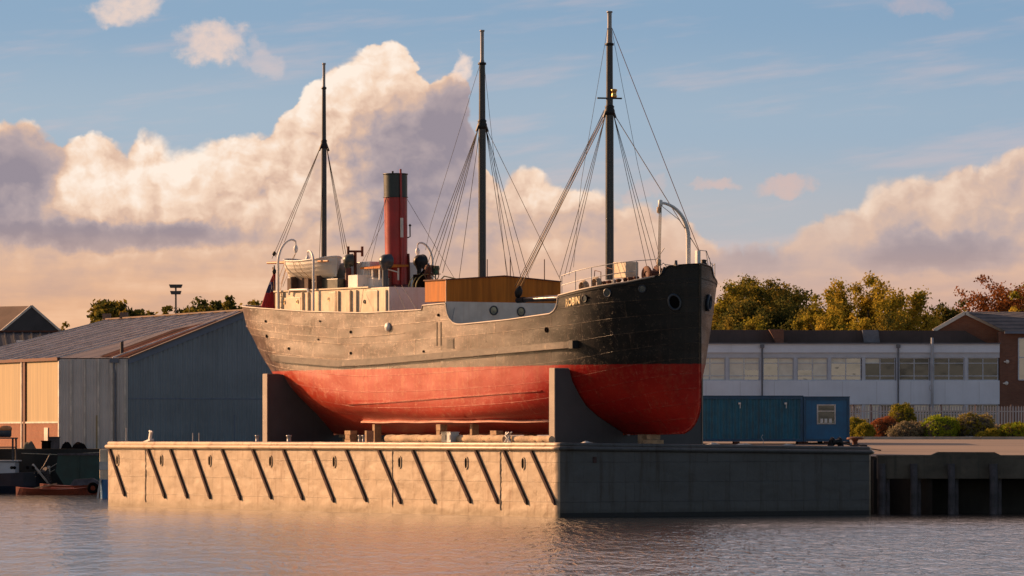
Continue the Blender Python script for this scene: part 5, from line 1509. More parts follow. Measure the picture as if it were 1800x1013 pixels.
# odds and ends on the pontoon's bow edge
def scrap():
    random.seed(8)
    for px, v, w, lab in ((1255, 7.4, .55, 'crumpled pale rag lying on the pontoon edge below the blue cabin'), (1310, 8.9, .7, 'heap of pale netting on the pontoon edge below the long blue cabin'), (1388, 11.1, .5, 'pale folded sheet on the pontoon edge below the cabin joint'), (1030, 1.4, .4, 'small pale rag on the pontoon edge in front of the bow cradle')):
        k = (px - 900) / FPX; c = pont(0.25, v, pz(v))
        mb = MB(); n = 7; vs = []
        for j in range(n):
            for i in range(n):
                vs.append(((i / (n - 1) - .5) * .3, (j / (n - 1) - .5) * w, random.uniform(.01, .06) * math.sin(math.pi * i / (n - 1)) * math.sin(math.pi * j / (n - 1)) * 1.6 + .035))
        mb.add(vs, [(j * n + i, j * n + i + 1, (j + 1) * n + i + 1, (j + 1) * n + i) for i in range(n - 1) for j in range(n - 1)])
        o = mb.build('crumpled_rag', M['foam'], None, c, RZ); tag(o, lab, 'rag'); o.modifiers.new('thickness', 'SOLIDIFY').thickness = .02
    c = pont(.45, 13.6, pz(13.6)); t = thing('mooring_winch', 'small black hand winch with loose rope at the pontoon corner by the cabin', 'winch', c, RZ)
    mb = MB(); mb.lathe((0, -.2, .2), [(.0, 0), (.19, 0), (.19, .04), (.1, .05), (.1, .35), (.19, .36), (.19, .4), (0, .4)], 14, (0, 1, 0)); mb.build('drum', M['black'], t)
    mb = MB(); mb.prism([(-.2, 0), (.2, 0), (.05, .26), (-.05, .26)], .22, .27, lambda p, h: (p[0], h, p[1])); mb.prism([(-.2, 0), (.2, 0), (.05, .26), (-.05, .26)], -.3, -.25, lambda p, h: (p[0], h, p[1])); mb.build('side_frame', M['black'], t)
    mb = MB(); mb.tube([(.1, .2, .2), (.1, .7, .05), (0, 1.3, .06), (.1, 1.5, .04)], .035, 6); mb.build('rope_end', M['rope'], t)
    mb = MB(); p = pont(.35, 9.9, pz(9.9)); mb.tube([(0, 0, 0), (0, .05, .18), (0, -.06, .36), (0, .02, .45)], .012, 5)
    tag(mb.build('bent_wire', M['steel'], None, p, RZ), 'thin bent wire standing on the pontoon edge in front of the blue cabin', 'wire')


scrap()

# ------------------------------------------------------------------ left: warehouse, old sheds, boats
GL = 2.45


def warehouse():
    K = Vector((-21.9, 292, 0)); ev = Vector((-.385, .923, 0)); gd = Vector((.923, .385, 0))
    t = thing('warehouse', 'large warehouse with blue ribbed gable, grey and golden clad walls and a low pitched roof', 'warehouse', K)
    ze, zr = 7.62 , 10.40; half = 7.15; L = 27.0; q = 7.6
    lo = lambda p: p - K
    J = K + Vector((-math.cos(R(q)), math.sin(R(q)), 0)) * 3.95
    F = K + ev * L; F2 = J + ev * (L - 1.0)
    R0 = K + gd * half; R1 = R0 + ev * (L - 1); K2 = K + gd * 2 * half; F3 = K2 + ev * L
    up = lambda p, z: (p.x - K.x, p.y - K.y, z)
    g = GL - .3
    # blue gable: built in its own frame so the ribs run true
    mb = MB(); ang = math.atan2(gd.y, gd.x)
    mb.prism([(0, g), (2 * half, g), (2 * half, ze - .05), (half, zr - .07), (0, ze - .05)], 0, .12, lambda p, h: (p[0], h, p[1]))
    o = mb.build('blue_gable', M['clad_blue'], t); o.rotation_euler = (0, 0, ang)
    mb = MB()
    for a, b in (((0, ze - .05), (half, zr - .08)), ((half, zr - .08), (2 * half, ze - .05))):
        mb.prism([(a[0], a[1] - .32), (b[0], b[1] - .32), (b[0], b[1] + .04), (a[0], a[1] + .04)], -.10, .01, lambda p, h: (p[0], h, p[1]))
    o = mb.build('verge_trim', M['clad_trim'], t); o.rotation_euler = (0, 0, ang)
    mb = MB(); mb.box((half, -.012, 5.3), (2 * half, .02, .07)); mb.box((half * .9, -.012, 3.4), (.05, .02, 2)); o = mb.build('rail_line', M['clad_trim'], t); o.rotation_euler = (0, 0, ang)
    # grey wall, its angle shaped to fall into shade, with pale battens
    d = (J - K).normalized(); Lg = (J - K).length; a2 = math.atan2(d.y, d.x)
    mb = MB(); mb.box((Lg / 2, .06, (ze + g) / 2 - .05), (Lg, .10, ze - g)); o = mb.build('grey_wall', M['clad_grey'], t); o.rotation_euler = (0, 0, a2)
    # box frame: x along d (to the left), y towards us for this rotation
    for px in (126, 150, 174, 198, 221):
        k = (px - 900) / FPX; x = (K.x - k * K.y) / (k * d.y - d.x)
        mb = MB(); mb.box((x, .13, (ze + g) / 2), (.085, .10, ze - g - .1)); o = mb.build('batten', M['batten'], t); o.rotation_euler = (0, 0, a2)
    mb = MB(); mb.box((.75, .22, ze - .15), (.5, .22, .25)); mb.tube([(.75, .22, ze - .2), (.78, .22, ze - .55), (.70, .2, ze - .9), (.70, .2, g)], .06, 8); o = mb.build('downpipe', M['pipe'], t); o.rotation_euler = (0, 0, a2)
    mb = MB(); mb.box((1.75, .14, 3.4), (.16, .05, 1.9)); o = mb.build('side_post', M['clad_gold'], t); o.rotation_euler = (0, 0, a2)
    # golden long wall on a brick plinth
    a3 = math.atan2(ev.y, ev.x)
    Lw = L - 1.2; zb = 3.95
    def along(name, m, x0, x1, z0, z1, out, th=.1):
        mb = MB(); mb.box(((x0 + x1) / 2, out, (z0 + z1) / 2), (x1 - x0, th, z1 - z0)); o = mb.build(name, m, t, loc=tuple(J - K), rz=a3); return o
    along('golden_wall', M['clad_gold'], 0, Lw, zb, ze - .12, 0)
    along('brick_plinth', M['brick_red'], 0, Lw, g, zb, 0.02, .12)
    along('sill_board', M['batten'], 0, Lw, zb - .05, zb + .05, .08)
    along('corner_post', M['batten'], -.12, .06, g, ze - .1, .02, .2)
    along('dark_post', M['rust'], 6.3, 6.7, g, ze - .1, .09, .12)
    along('pale_post', M['batten'], 6.95, 7.12, g, ze - .1, .1, .12)
    along('door_panel', M['batten'], 1.9, 2.6, g + .3, 3.65, .12, .06)
    along('eave_shadow_board', M['rust'], -.1, Lw, ze - .14, ze + .04, .12, .18)  # dark strip stands in for the shadow under the eave
    # roof sheets
    mb = MB()
    o_ = .05
    mb.quad(up(K, ze), up(R0 - ev * .15, zr), up(R1, zr), up(F2, ze)); mb.quad(up(K, ze + .0), up(F2, ze), up(J, ze))
    mb.quad(up(R0 - ev * .15, zr), up(K2, ze), up(F3, ze), up(R1, zr))
    rf = mb.build('roof', M['shed_roof'], t, recalc=False)
    mb = MB(); a0, b0 = Vector(up(K, ze)).lerp(Vector(up(F2, ze)), .025), Vector(up(R0, zr)).lerp(Vector(up(R1, zr)), .025); a1, b1 = Vector(up(K, ze)).lerp(Vector(up(F2, ze)), .17), Vector(up(R0, zr)).lerp(Vector(up(R1, zr)), .15)
    h = Vector((0, 0, .012)); mb.quad(a0.lerp(b0, .02) + h, a0.lerp(b0, .80) + h, a1.lerp(b1, .62) + h, a1.lerp(b1, .05) + h); mb.build('rusty_sheet', M['rust_sheet'], rf, recalc=False)
    mb = MB(); n = 12
    for i in range(n):
        f = (i + .4) / n
        e0 = Vector(up(J, ze)).lerp(Vector(up(F2, ze)), f) if f > 0 else None
        e1 = Vector(up(R0, zr)).lerp(Vector(up(R1, zr)), f)
        mb.bar(e0 + Vector((0, 0, .03)), e1 + Vector((0, 0, .03)), .10, .09)
    for p in (up(K, ze), ):
        mb.bar(Vector(p) + Vector((-.9, .05, .02)), Vector(up(R0, zr)) + Vector((-.3, .7, .02)), .07, .07)
    mb.build('standing_seam', M['seam'], rf)
    mb = MB(); mb.bar(up(R0 - ev * .2, zr + .03), up(R1, zr + .03), .4, .09); mb.build('ridge_cap', M['old_roof'], rf)
    mb = MB(); mb.bar(Vector(up(K, ze)) - Vector(ev) * .1 + Vector((0, 0, .02)), Vector(up(R0, zr)) - Vector(ev) * .2 + Vector((0, 0, .02)), .3, .06); mb.build('verge_flashing', M['old_roof'], rf)
    mb = MB(); p = Vector(up(K, ze)) + Vector((-.55, 2.6, .0)); mb.tube([p, p + Vector((0, 0, 1.05))], .10, 8); mb.build('vent_pipe', M['lamp'], rf)
    for f in (.99, .86): 
        mb = MB(); p = Vector(up(R0, zr)).lerp(Vector(up(R1, zr)), f); mb.box(p + Vector((0, 0, .2)), (.5, .5, .35)); mb.build('ridge_vent', M['old_roof'], rf)


M['rust_sheet'] = mat('rusty_roof_sheet', (0.050, 0.015, 0.011), 0.9, spec=.1, var=.6, vscale=.5, stretch=(.5, 1, 1))
warehouse()


def old_sheds():
    Y = 345.0
    ap = at(55, 538, Y); k = Y / FPX
    t = thing('old_shed', 'dark gabled shed with brown sunlit roof behind the low building', 'shed', (ap.x, Y, 2.4))
    # gable faces right-front, roof slopes away to the left
    gd = Vector((.86, .50, 0)); ev = Vector((-.62, .40, 0)).normalized() * 1.0
    hw = 2.25; zr = ap.z - 2.4; ze = zr - 1.75
    P = lambda q, z: Vector((q * gd.x, q * gd.y, z))
    mb = MB(); mb.prism([(-hw, 0), (hw, 0), (hw, ze), (0, zr - .05), (-hw, ze)], 0, .2, lambda p, h: (p[0] * gd.x - h * .5, p[0] * gd.y + h * .86, p[1])); mb.build('gable_wall', M['old_wall'], t)
    mb = MB(); L = 14
    for s_ in (-1, 1):
        a = P(s_ * hw, 0); b = a + ev * L; up_ = Vector((0, 0, ze)); mb.quad(a, b, b + up_, a + up_)
    mb.quad(P(-hw, 0) + ev * L, P(hw, 0) + ev * L, P(hw, ze) + ev * L, P(0, zr - .05) + ev * L, P(-hw, ze) + ev * L)
    mb.build('side_wall', M['old_wall'], t, recalc=False)
    mb = MB()
    for s_ in (-1, 1):
        a, b = P(s_ * (hw + .15), ze - .12), P(0, zr)
        mb.quad(a, b, b + ev * L, a + ev * L)
    mb.build('roof', M['old_roof'], t, recalc=False)
    mb = MB()
    for s_ in (-1, 1): mb.bar(P(s_ * (hw + .2), ze - .14), P(0, zr + .02), .12, .14)
    mb.build('barge_board', M['batten'], t)
    mb = MB(); mb.box(P(-hw - .4, ze - .7), (.25, .25, 1.6)); mb.build('chimney', M['old_wall'], t)
    # the lower roof in front of it
    Y2 = 328.0; a = at(-60, 584, Y2); b = at(128, 583, Y2)
    t = thing('low_building', 'low building with a dark ribbed roof and one pale skylight beside the warehouse', 'building', (a.x, Y2, GL))
    W2 = b.x - a.x; zt = a.z - GL; ze2 = zt - 1.75
    mb = MB(); mb.quad((0, 0, zt), (W2, 0, zt), (W2 + .8, -4.5, ze2), (0.8, -4.5, ze2)); mb.quad((0, 0, zt), (W2, 0, zt), (W2, 4.5, ze2), (0, 4.5, ze2)); rf = mb.build('roof', M['low_roof'], t, recalc=False)
    mb = MB()
    for i in range(12):
        x = W2 * (i + .3) / 12; mb.bar((x, 0, zt + .02), (x + .8, -4.5, ze2 + .02), .10, .07)
    mb.build('roof_rib', M['old_wall'], rf)
    mb = MB(); x0 = (at(20, 590, Y2).x - a.x); mb.quad((x0 + .30, -1.5, zt - .55), (x0 + 1.35, -1.5, zt - .55), (x0 + 1.9, -3.7, zt - 1.4), (x0 + .8, -3.7, zt - 1.4)); mb.build('skylight', M['skylight'], rf, recalc=False)
    mb = MB(); mb.box((W2 / 2 + .5, -.2, ze2 / 2 - .1), (W2, 8.0, ze2 - .2)); mb.build('wall', M['old_wall'], t)
    mb = MB(); mb.bar((0, 0, zt + .04), (W2, 0, zt + .04), .25, .12); mb.build('ridge_cap', M['rust'], rf)
    # flood light mast far behind
    Y3 = 420; p = at(309, 552, Y3); top = at(309, 501, Y3)
    t = thing('floodlight_mast', 'tall floodlight mast rising behind the warehouse ridge', 'light mast', (p.x, Y3, GL))
    mb = MB(); mb.tube([(0, 0, 0), (0, 0, top.z - GL)], [.14, .07], 8); mb.build('mast', M['lamp'], t)
    for z, w in ((top.z - GL - .15, .55), (top.z - GL - .68, .46)):
        mb = MB(); mb.prism([(-w, .18), (w, .18), (w * .8, -.10), (-w * .8, -.10)], -.3, .3, lambda q, h: (q[0], h, z + q[1])); mb.build('lamp_head', M['lamp'], t)


old_sheds()


def left_boats():
    # navy and white workboat, its stern out of frame
    Y = 284.0; s = FPX / Y; c = Vector((-28.9, Y, 0))
    t = thing('workboat', 'navy workboat with white deckhouse and orange life raft canisters at the quay', 'boat', c)
    mb = MB(); n = 14; vs = []
    for i in range(n + 1):
        f = i / n; x = lerp(-6, 3.2, f); w = 1.5 * (1 - max(0, (f - .6) / .4) ** 2) + .03; zt = 1.05 + .35 * max(0, f - .5) ** 1.2
        for (a, z) in ((-w * .8, -.4), (-w, .4), (-w * 1.02, zt), (w * 1.02, zt), (w, .4), (w * .8, -.4)): vs.append((x + (zt - .4) * .0, a, z))
    mb.add(vs, [(6 * i + a, 6 * i + (a + 1) % 6, 6 * i + 6 + (a + 1) % 6, 6 * i + 6 + a) for i in range(n) for a in range(6)] + [(0, 1, 2, 3, 4, 5), tuple(6 * n + a for a in range(6))], False)
    mb.build('hull', M['boat_navy'], t)
    mb = MB(); mb.prism([(-6, 1.0), (1.45, 1.05), (1.45, 1.72), (-6, 1.78)], -1.1, 1.1, lambda p, h: (p[0], h, p[1])); dh = mb.build('deckhouse', M['boat_white'], t, bevel=.03)
    mb = MB(); mb.box((-2.2, 0, 1.80), (7.6, 2.4, .06)); mb.build('roof', M['boat_white'], dh)
    for px in (8, 13, 36, 46):
        mb = MB(); x = (px - 900) / s - c.x; mb.lathe((x + .5, -1.1, 1.42), [(.09, -.01), (.09, .02), (0, .022)], 12, (0, -1, 0)); mb.build('porthole', M['dark'], dh)
    mb = MB()
    for x in (-1.0, .15, 1.3): mb.tube([(x, -.95, 1.78), (x, -.95, 3.05)], .06, 6); mb.tube([(x, .9, 1.78), (x, .9, 3.05)], .06, 6)
    mb.box((.15, 0, 2.55), (2.4, 2.0, .06)); mb.box((.15, 0, 3.05), (2.5, 2.1, .07)); mb.build('rack_frame', M['pile'], t)
    for x, lab in ((-.45, 1), (.75, 1)):
        mb = MB(); mb.lathe((x, -.3, 3.10), [(0, 0), (.36, .0), (.42, .1), (.42, .5), (.36, .6), (0, .62)], 16); cn = mb.build('raft_canister', M['navy'], t)
        mb = MB(); mb.lathe((x, -.3, 3.10), [(.42, .38), (.445, .40), (.445, .52), (.40, .56), (.36, .63), (0, .66)], 16); mb.build('canister_lid', M['orange'] if x > 0 else M['boat_white'], cn)
    mb = MB()
    for i in range(6): mb.tube([(3.0 + .06 * i, -.5, 1.3 - .12 * i), (3.1 + .05 * i, -.4, 1.2 - .12 * i)], .2 - .02 * i, 8)
    mb.build('bow_fender', M['pile'], t)
    mb = MB(); mb.bar((2.4, -.9, 1.6), (3.25, -.3, .5), .10, .10); mb.build('stem_plate', M['batten'], t)
    # mooring lines from the boat to the quay
    for (a, b, lab) in (((60, 832), (105, 812), 'upper pale mooring line from the workboat bow to the quay'), ((62, 838), (96, 826), 'lower pale mooring line from the workboat bow to a hanging post'), ((38, 797), (180, 795), 'long level mooring line stretched along the dock wall towards the pontoon'),
                         ((66, 832), (88, 798), 'slack mooring line rising from the workboat bow to the quay top')):
        p, q = at(*a, Y - .6), at(*b, 286.2); m_ = (p + q) / 2 + Vector((0, 0, -.12)); mb = MB(); mb.tube([p, p.lerp(m_, .6), m_, q.lerp(m_, .6), q], .022, 5)
        tag(mb.build('mooring_line', M['manila2']), lab, 'rope')
    # dark green barge lying against the wall
    Yb = 283.5; x0 = at(105, 800, Yb).x; x1 = at(196, 800, Yb).x; zt = at(105, 797, Yb).z
    t = thing('green_barge', 'dark green steel barge end lying against the dock wall behind the brown boats', 'barge', ((x0 + x1) / 2, Yb, 0)); w = (x1 - x0) / 2 + 1
    mb = MB(); mb.prism([(-w + .8, -.4), (w, -.4), (w, zt), (-w, zt), (-w - .15, zt * .55)], -.9, .9, lambda p, h: (p[0] + 1, h, p[1])); hl = mb.build('hull', M['barge_green'], t)
    mb = MB(); mb.box((1, -.93, zt - .05), (2 * w + .1, .12, .12)); mb.build('gunwale', M['pile'], t)
    mb = MB()
    for x in (-.6, .9, 2.0): mb.box((x + .3, -.92, zt * .5), (.05, .06, zt * .9))
    mb.build('side_rib', M['barge_green'], hl)
    # two brown open boats
    for i, (px0, px1, Yq, lab, hh) in enumerate(((28, 160, 276.5, 'long low brown wooden boat lying nearest us left of the pontoon', .30), (70, 205, 279.5, 'brown wooden boat with a grey cover lying behind the low one', .45))):
        a, b = at(px0, 866, Yq), at(px1, 866, Yq); L = b.x - a.x
        t = thing('rowing_boat', lab, 'boat', ((a.x + b.x) / 2, Yq, 0), 0, 'brown boats left of the pontoon')
        mb = MB(); n = 18; vs = []
        for k in range(n + 1):
            f = k / n; x = (f - .5) * L; w = .62 * (1 - abs(2 * f - 1) ** 3) + .04; zt = hh + .12 * abs(2 * f - 1) ** 2
            for (q, z) in ((-w * .6, -.2), (-w, zt), (-w * .9, zt + .02), (-w * .5, .05), (w * .5, .05), (w * .9, zt + .02), (w, zt), (w * .6, -.2)): vs.append((x, q, z))
        mb.add(vs, [(8 * k + q, 8 * k + (q + 1) % 8, 8 * k + 8 + (q + 1) % 8, 8 * k + 8 + q) for k in range(n) for q in range(8)], False); mb.build('planked_hull', M['boat_brown'], t)
        mb = MB(); mb.box((L * .12, 0, hh + .06), (L * .30, .8, .08)); mb.box((-L * .2, 0, hh), (.25, 1.0, .05)); mb.build('thwart', M['boat_brown'], t)
        mb = MB()
        if i == 0:
            for k in range(5): mb.bar((-L * .28 + k * .1, -.5, hh + .02 + .02 * k), (L * .05, -.35 + .05 * k, hh + .30), .05, .06)
            mb.build('loose_boards', M['rawwood'], t)
        else:
            mb.prism([(-L * .1, hh), (-L * .05, hh + .35), (L * .2, hh + .42), (L * .32, hh + .1)], -.6, .6, lambda p, h: (p[0], h * (1 - .3 * (p[1] > hh + .2)), p[1])); mb.build('cover', M['pile'], t)
    # dark tyre fender and post beside the pontoon
    p = at(163, 858, 276); mb = MB(); mb.lathe(p, [(.15, -.1), (.25, -.12), (.31, -.04), (.31, .04), (.25, .12), (.15, .1), (.13, 0), (.15, -.1)], 20, (.3, -1, 0))
    tag(mb.build('tyre_fender', M['dark']), 'dark round tyre fender hanging at the brown boats beside the pontoon', 'fender')
    # blue drum with pale upright fender at the pontoon end
    Yd = 262; a = at(181, 838, Yd)
    t = thing('mooring_dolphin', 'pale mooring post with a blue drum beside the left end of the pontoon', 'mooring post', (a.x, Yd, 0))
    mb = MB(); mb.box((.05, 0, 1.7), (.42, .4, 1.6)); mb.build('fender_block', M['cream'], t, bevel=.04)
    mb = MB(); mb.box((.06, -.21, 1.65), (.46, .03, .42)); mb.build('grey_band', M['steel'], t)
    mb = MB(); mb.tube([(.15, 0, -.6), (.15, 0, .95)], .28, 14); mb.build('drum', M['drum_blue'], t)
    mb = MB(); mb.bar((-.28, -.2, -.1), (-.10, -.2, 1.0), .10, .10); mb.build('leaning_post', M['steel'], t)
    # hanging timber post and clutter on the quay
    p = at(86, 835, 286.3); mb = MB(); mb.bar(p + Vector((0, -.1, -.6)), p + Vector((0, -.1, .5)), .16, .16); tag(mb.build('hanging_post', M['batten']), 'short pale timber post hanging on the dock wall', 'post')
    for px0, px1, h, m_, lab in ((40, 62, .45, 'soil', 'low heap of mossy earth on the quay in front of the brick plinth'), (74, 90, .40, 'dark', 'small dark crate on the quay edge'), (86, 104, .62, 'pile', 'brown bench-like box below the pale door panel'), (108, 126, .40, 'dark', 'dark tarpaulin bundle on the quay before the grey wall'), (126, 152, .38, 'dark', 'second longer dark tarpaulin bundle before the grey wall')):
        a, b = at(px0, 790, 288), at(px1, 790, 288); w = (b.x - a.x) / 2; mb = MB(); random.seed(px0); n = 9
        if 'box' in lab or 'crate' in lab:
            mb.box((0, 0, h / 2), (2 * w, .6, h)); mb.box((0, 0, h + .03), (2 * w + .08, .7, .06))
        else:
            vs = []
            for j in range(n):
                for i in range(n):
                    e = math.sin(math.pi * i / (n - 1)) * math.sin(math.pi * j / (n - 1)); vs.append(((i / (n - 1) * 2 - 1) * w, (j / (n - 1) * 2 - 1) * .6, h * e ** .5 * random.uniform(.75, 1.1)))
            mb.add(vs, [(j * n + i, j * n + i + 1, (j + 1) * n + i + 1, (j + 1) * n + i) for i in range(n - 1) for j in range(n - 1)], True)
        tag(mb.build('quay_box' if 'box' in lab or 'crate' in lab else ('earth_heap' if 'earth' in lab else 'tarpaulin_bundle'), M[m_], None, ((a.x + b.x) / 2, 288, GL)), lab, 'box' if ('box' in lab or 'crate' in lab) else 'heap')


left_boats()

# ------------------------------------------------------------------ right: cabins, office, fence
def cabins():
    Y = 246.0; k = Y / FPX; gz = ground_z(Y)
    def cab(px0, px1, py_top, depth, label, win):
        x0, x1 = (px0 - 900) * k, (px1 - 900) * k; zt = CAMZ - (py_top - HOR) * k; h = zt - gz - .12
        t = thing('site_cabin', label, 'site cabin', (x0, Y, gz), 0, 'blue site cabins'); w = x1 - x0
        for x in (.1, w / 2, w - .1):
            for y in (.2, depth - .2):
                mb = MB(); mb.box((x, y, .06), (.25, .25, .12)); mb.build('skid_block', M['rust'], t)
        mb = MB(); mb.box((w / 2, depth / 2, .12 + h / 2), (w - .1, depth - .1, h - .1)); mb.build('panel_walls', M['cabin_blue'] if not win else M['cabin_flat'], t)
        mb = MB()
        for x in (.06, w - .06):
            for y in (.06, depth - .06): mb.box((x, y, .12 + h / 2), (.12, .12, h))
        for z in (.19, .12 + h - .07):
            for y in (.06, depth - .06): mb.box((w / 2, y, z), (w - .24, .11, .13))
            for x in (.06, w - .06): mb.box((x, depth / 2, z), (.11, depth - .24, .13))
        mb.build('corner_frame', M['cabin_edge'], t)
        mb = MB(); mb.box((w / 2, depth / 2, .12 + h + .02), (w + .04, depth + .04, .04)); mb.build('roof', M['cabin_edge'], t)
        if win:
            wx0, wx1 = (1436 - 900) * k - x0, (1469 - 900) * k - x0; z1, z0 = CAMZ - (711 - HOR) * k - gz, CAMZ - (746 - HOR) * k - gz
            mb = MB(); cx, cz = (wx0 + wx1) / 2, (z0 + z1) / 2; W2, H2 = wx1 - wx0, z1 - z0
            for dx in (-1, 1): mb.box((cx + dx * (W2 / 2 - .03), .04, cz), (.06, .08, H2))
            for z in (z0 + .03, z1 - .03, z0 + H2 * .66): mb.box((cx, .045, z), (W2 - .12, .07, .05))
            wf = mb.build('window', M['batten'], t)
            mb = MB(); mb.box((cx, .055, cz), (W2 - .1, .02, H2 - .1)); mb.build('pane', M['glass_dark'], wf)
            mb = MB()
            for dx in (-.22, -.02, .2): mb.box((cx + dx, .038, z0 + .17), (.13, .012, .2))
            mb.build('paper_note', M['white'], wf)
        else:
            for px in (1300, 1381):
                x = (px - 900) * k - x0; mb = MB(); mb.box((x, -.05, h - .22), (.11, .13, .09)); mb.tube([(x + .03, -.06, h - .26), (x + .03, -.04, h - .45)], .02, 5); mb.build('wall_lamp', M['white'], t)
    cab(1180, 1411.5, 697, 2.4, 'long dark blue ribbed site cabin with two small lamps behind the bow', False)
    cab(1412.5, 1493.5, 698.5, 5.5, 'short blue site cabin with a white framed window beside the car park', True)
    # mooring bollard on the quay
    p = at(1503, 782, 226); mb = MB(); t = thing('quay_bollard', 'rusty iron bollard with a flat head on the quay beside the blue cabin', 'bollard', (p.x, 226, ground_z(226)))
    mb.lathe((0, 0, 0), [(.24, 0), (.22, .05), (.13, .12), (.11, .42), (.16, .50)], 16); mb.build('post', M['rust'], t)
    mb = MB(); mb.lathe((0, 0, .5), [(0, 0), (.36, .0), (.38, .05), (.34, .10), (0, .12)], 18); mb.build('head', M['rust'], t)
    mb = MB(); mb.tube([(.1, -.05, .3), (.5, -.3, .12), (1.1, -.6, .03)], .03, 6); tag(mb.build('mooring_rope', M['rope'], None, (p.x, 226, ground_z(226))), 'dark rope running from the quay bollard along the car park edge', 'rope')


M['cabin_flat'] = mat('cabin_blue_flat', (0.016, 0.13, 0.27), 0.5, var=.15, streak=.35, scol=(.008, .05, .11))
M['cabin_edge'] = mat('cabin_blue_edge', (0.014, 0.075, 0.15), 0.5, var=.2)
cabins()


def office():
    Y = 322.0; k = Y / FPX; gz = 2.95
    X = lambda px: (px - 900) * k
    Z = lambda py: CAMZ - (py - HOR) * k - gz
    x0 = X(1100); x1 = X(1757)
    t = thing('office_block', 'long two-storey white panel office with ribbon windows behind the car park', 'office', (x0, Y, gz))
    L = lambda px: X(px) - x0
    D = 9.0
    mb = MB(); mb.box(((x1 - x0) / 2, D / 2 + .3, Z(627) / 2), (x1 - x0, D, Z(627))); mb.build('core', M['old_wall'], t)
    def band(name, py0, py1, m, out=0, th=.3):
        mb = MB(); mb.box(((x1 - x0) / 2, th / 2 - out, (Z(py0) + Z(py1)) / 2), (x1 - x0, th, Z(py0) - Z(py1))); return mb.build(name, m, t)
    band('fascia', 605, 620, M['office_white'], .12, .42); band('window_head', 620, 629, M['office_frame'])
    band('spandrel', 669, 711, M['office_white'], .05, .35)
    mb = MB()
    for px in range(1121, 1757, 60): mb.box((L(px), -.055, (Z(671) + Z(709)) / 2), (.03, .012, Z(671) - Z(709)))
    mb.build('panel_joint', M['office_frame'], t)
    mb = MB(); mb.box(((x1 - x0) / 2, .15, Z(757) / 2), (x1 - x0, .3, Z(757))); mb.build('base_panel', M['office_white'], t)
    mb = MB(); mb.box(((x1 - x0) / 2, -.10, Z(604)), (x1 - x0 + .1, .30, .07)); mb.build('roof_edge', M['pipe'], t)
    # set-back roof storey in dark felt with two lighter pieces
    mb = MB(); mb.prism([(L(1120), Z(605) - .2), (L(1700), Z(605) - .2), (L(1700), Z(581)), (L(1120), Z(579))], 1.0, D, lambda p, h: (p[0], h, p[1])); mb.build('roof_storey', M['office_roof'], t)
    mb = MB(); mb.prism([(L(1352), Z(579) + .0), (L(1378), Z(579)), (L(1378), Z(603)), (L(1365), Z(603))], .2, 1.0, lambda p, h: (p[0], h, p[1])); mb.build('roof_box', M['brick_dark'], t)
    mb = MB(); mb.prism([(L(1517), Z(580)), (L(1545), Z(580)), (L(1548), Z(602)), (L(1520), Z(602))], .6, 1.0, lambda p, h: (p[0], h, p[1])); mb.build('roof_hatch', M['pipe'], t)
    mb = MB(); mb.prism([(L(1700), Z(605) - .2), (L(1752), Z(605) - .2), (L(1700), Z(582))], 1.0, D, lambda p, h: (p[0], h, p[1])); mb.build('roof_slope', M['office_roof'], t)
    # ribbon windows: upper nine in view and their lower counterparts
    random.seed(21)
    def window(px0, px1, py0, py1, looks, twin=True):
        a, b, z1, z0 = L(px0), L(px1), Z(py0), Z(py1); w = b - a; h = z1 - z0; f = .055
        mb = MB()
        for x in (a + f / 2, (a + b) / 2, b - f / 2): mb.box((x, .14, (z0 + z1) / 2), (f, .10, h))
        tr = [z0 + f / 2, z1 - f / 2, z1 - h * .24, z0 + h * .20] if twin else [z1 - f / 2, z0 + f / 2, z1 - h * .36]
        for z in tr:
            for c in ((a * 3 + b) / 4, (a + 3 * b) / 4): mb.box((c, .142, z), (w / 2 - f * 1.2, .09, f * .9))
        fr = mb.build('window', M['office_frame'], t)
        for q in (0, 1):
            mb = MB(); c = a + w * (.25 + .5 * q); mb.box((c, .17, (z0 + z1) / 2), (w / 2 - f, .02, h - f), T=Matrix.Rotation(random.uniform(-.012, .012), 3, 'Z') @ Matrix.Rotation(random.uniform(-.01, .01), 3, 'X'))
            mb.build('pane', M['glass'] if a < L(1500) else M['glass_dark'], fr)  # right-hand panes duller and greener, imitating dark tree reflections
            lk = looks[q]
            if lk:
                mb = MB(); top = z1 - f; bot = {'full': z0 + f, 'half': z0 + h * .45, 'strip': z1 - h * .24}[lk]
                if lk == 'shelf': bot = top
                mb.box((c, .150, (top + bot) / 2), (w / 2 - f * 2.1, .012, top - bot)); mb.build('sky_reflection', M['sky_reflection'], fr)  # pale panel before the pane, painted in for reflected sky
        mb = MB(); mb.box(((a + b) / 2, .12, z0 - .03), (w, .16, .05)); mb.build('sill', M['office_frame'], fr)
    looks = {1221: ('full', 'full'), 1281: ('full', 'half'), 1341: (None, 'full'), 1401: ('half', 'full'), 1460: ('strip', None), 1520: ('strip', None), 1580: (None, None), 1641: (None, None), 1701: (None, None), 1161: ('full', None)}
    for px in (1161, 1221, 1281, 1341, 1401, 1460, 1520, 1580, 1641, 1701): window(px, px + 54, 629, 669, looks[px])
    low = {1460: ('strip', None), 1520: ('half', None), 1580: (None, 'strip'), 1641: ('strip', 'strip'), 1701: (None, None)}
    for px in (1460, 1520, 1580, 1641, 1701): window(px, px + 54, 711, 757, low[px], False)
    for px in list(range(1218, 1757, 60)):
        for py0, py1 in ((629, 669), (711, 757)):
            mb = MB(); mb.box((L(px), .10, (Z(py0) + Z(py1)) / 2), (.20, .22, Z(py0) - Z(py1))); mb.build('mullion_panel', M['office_frame'], t)
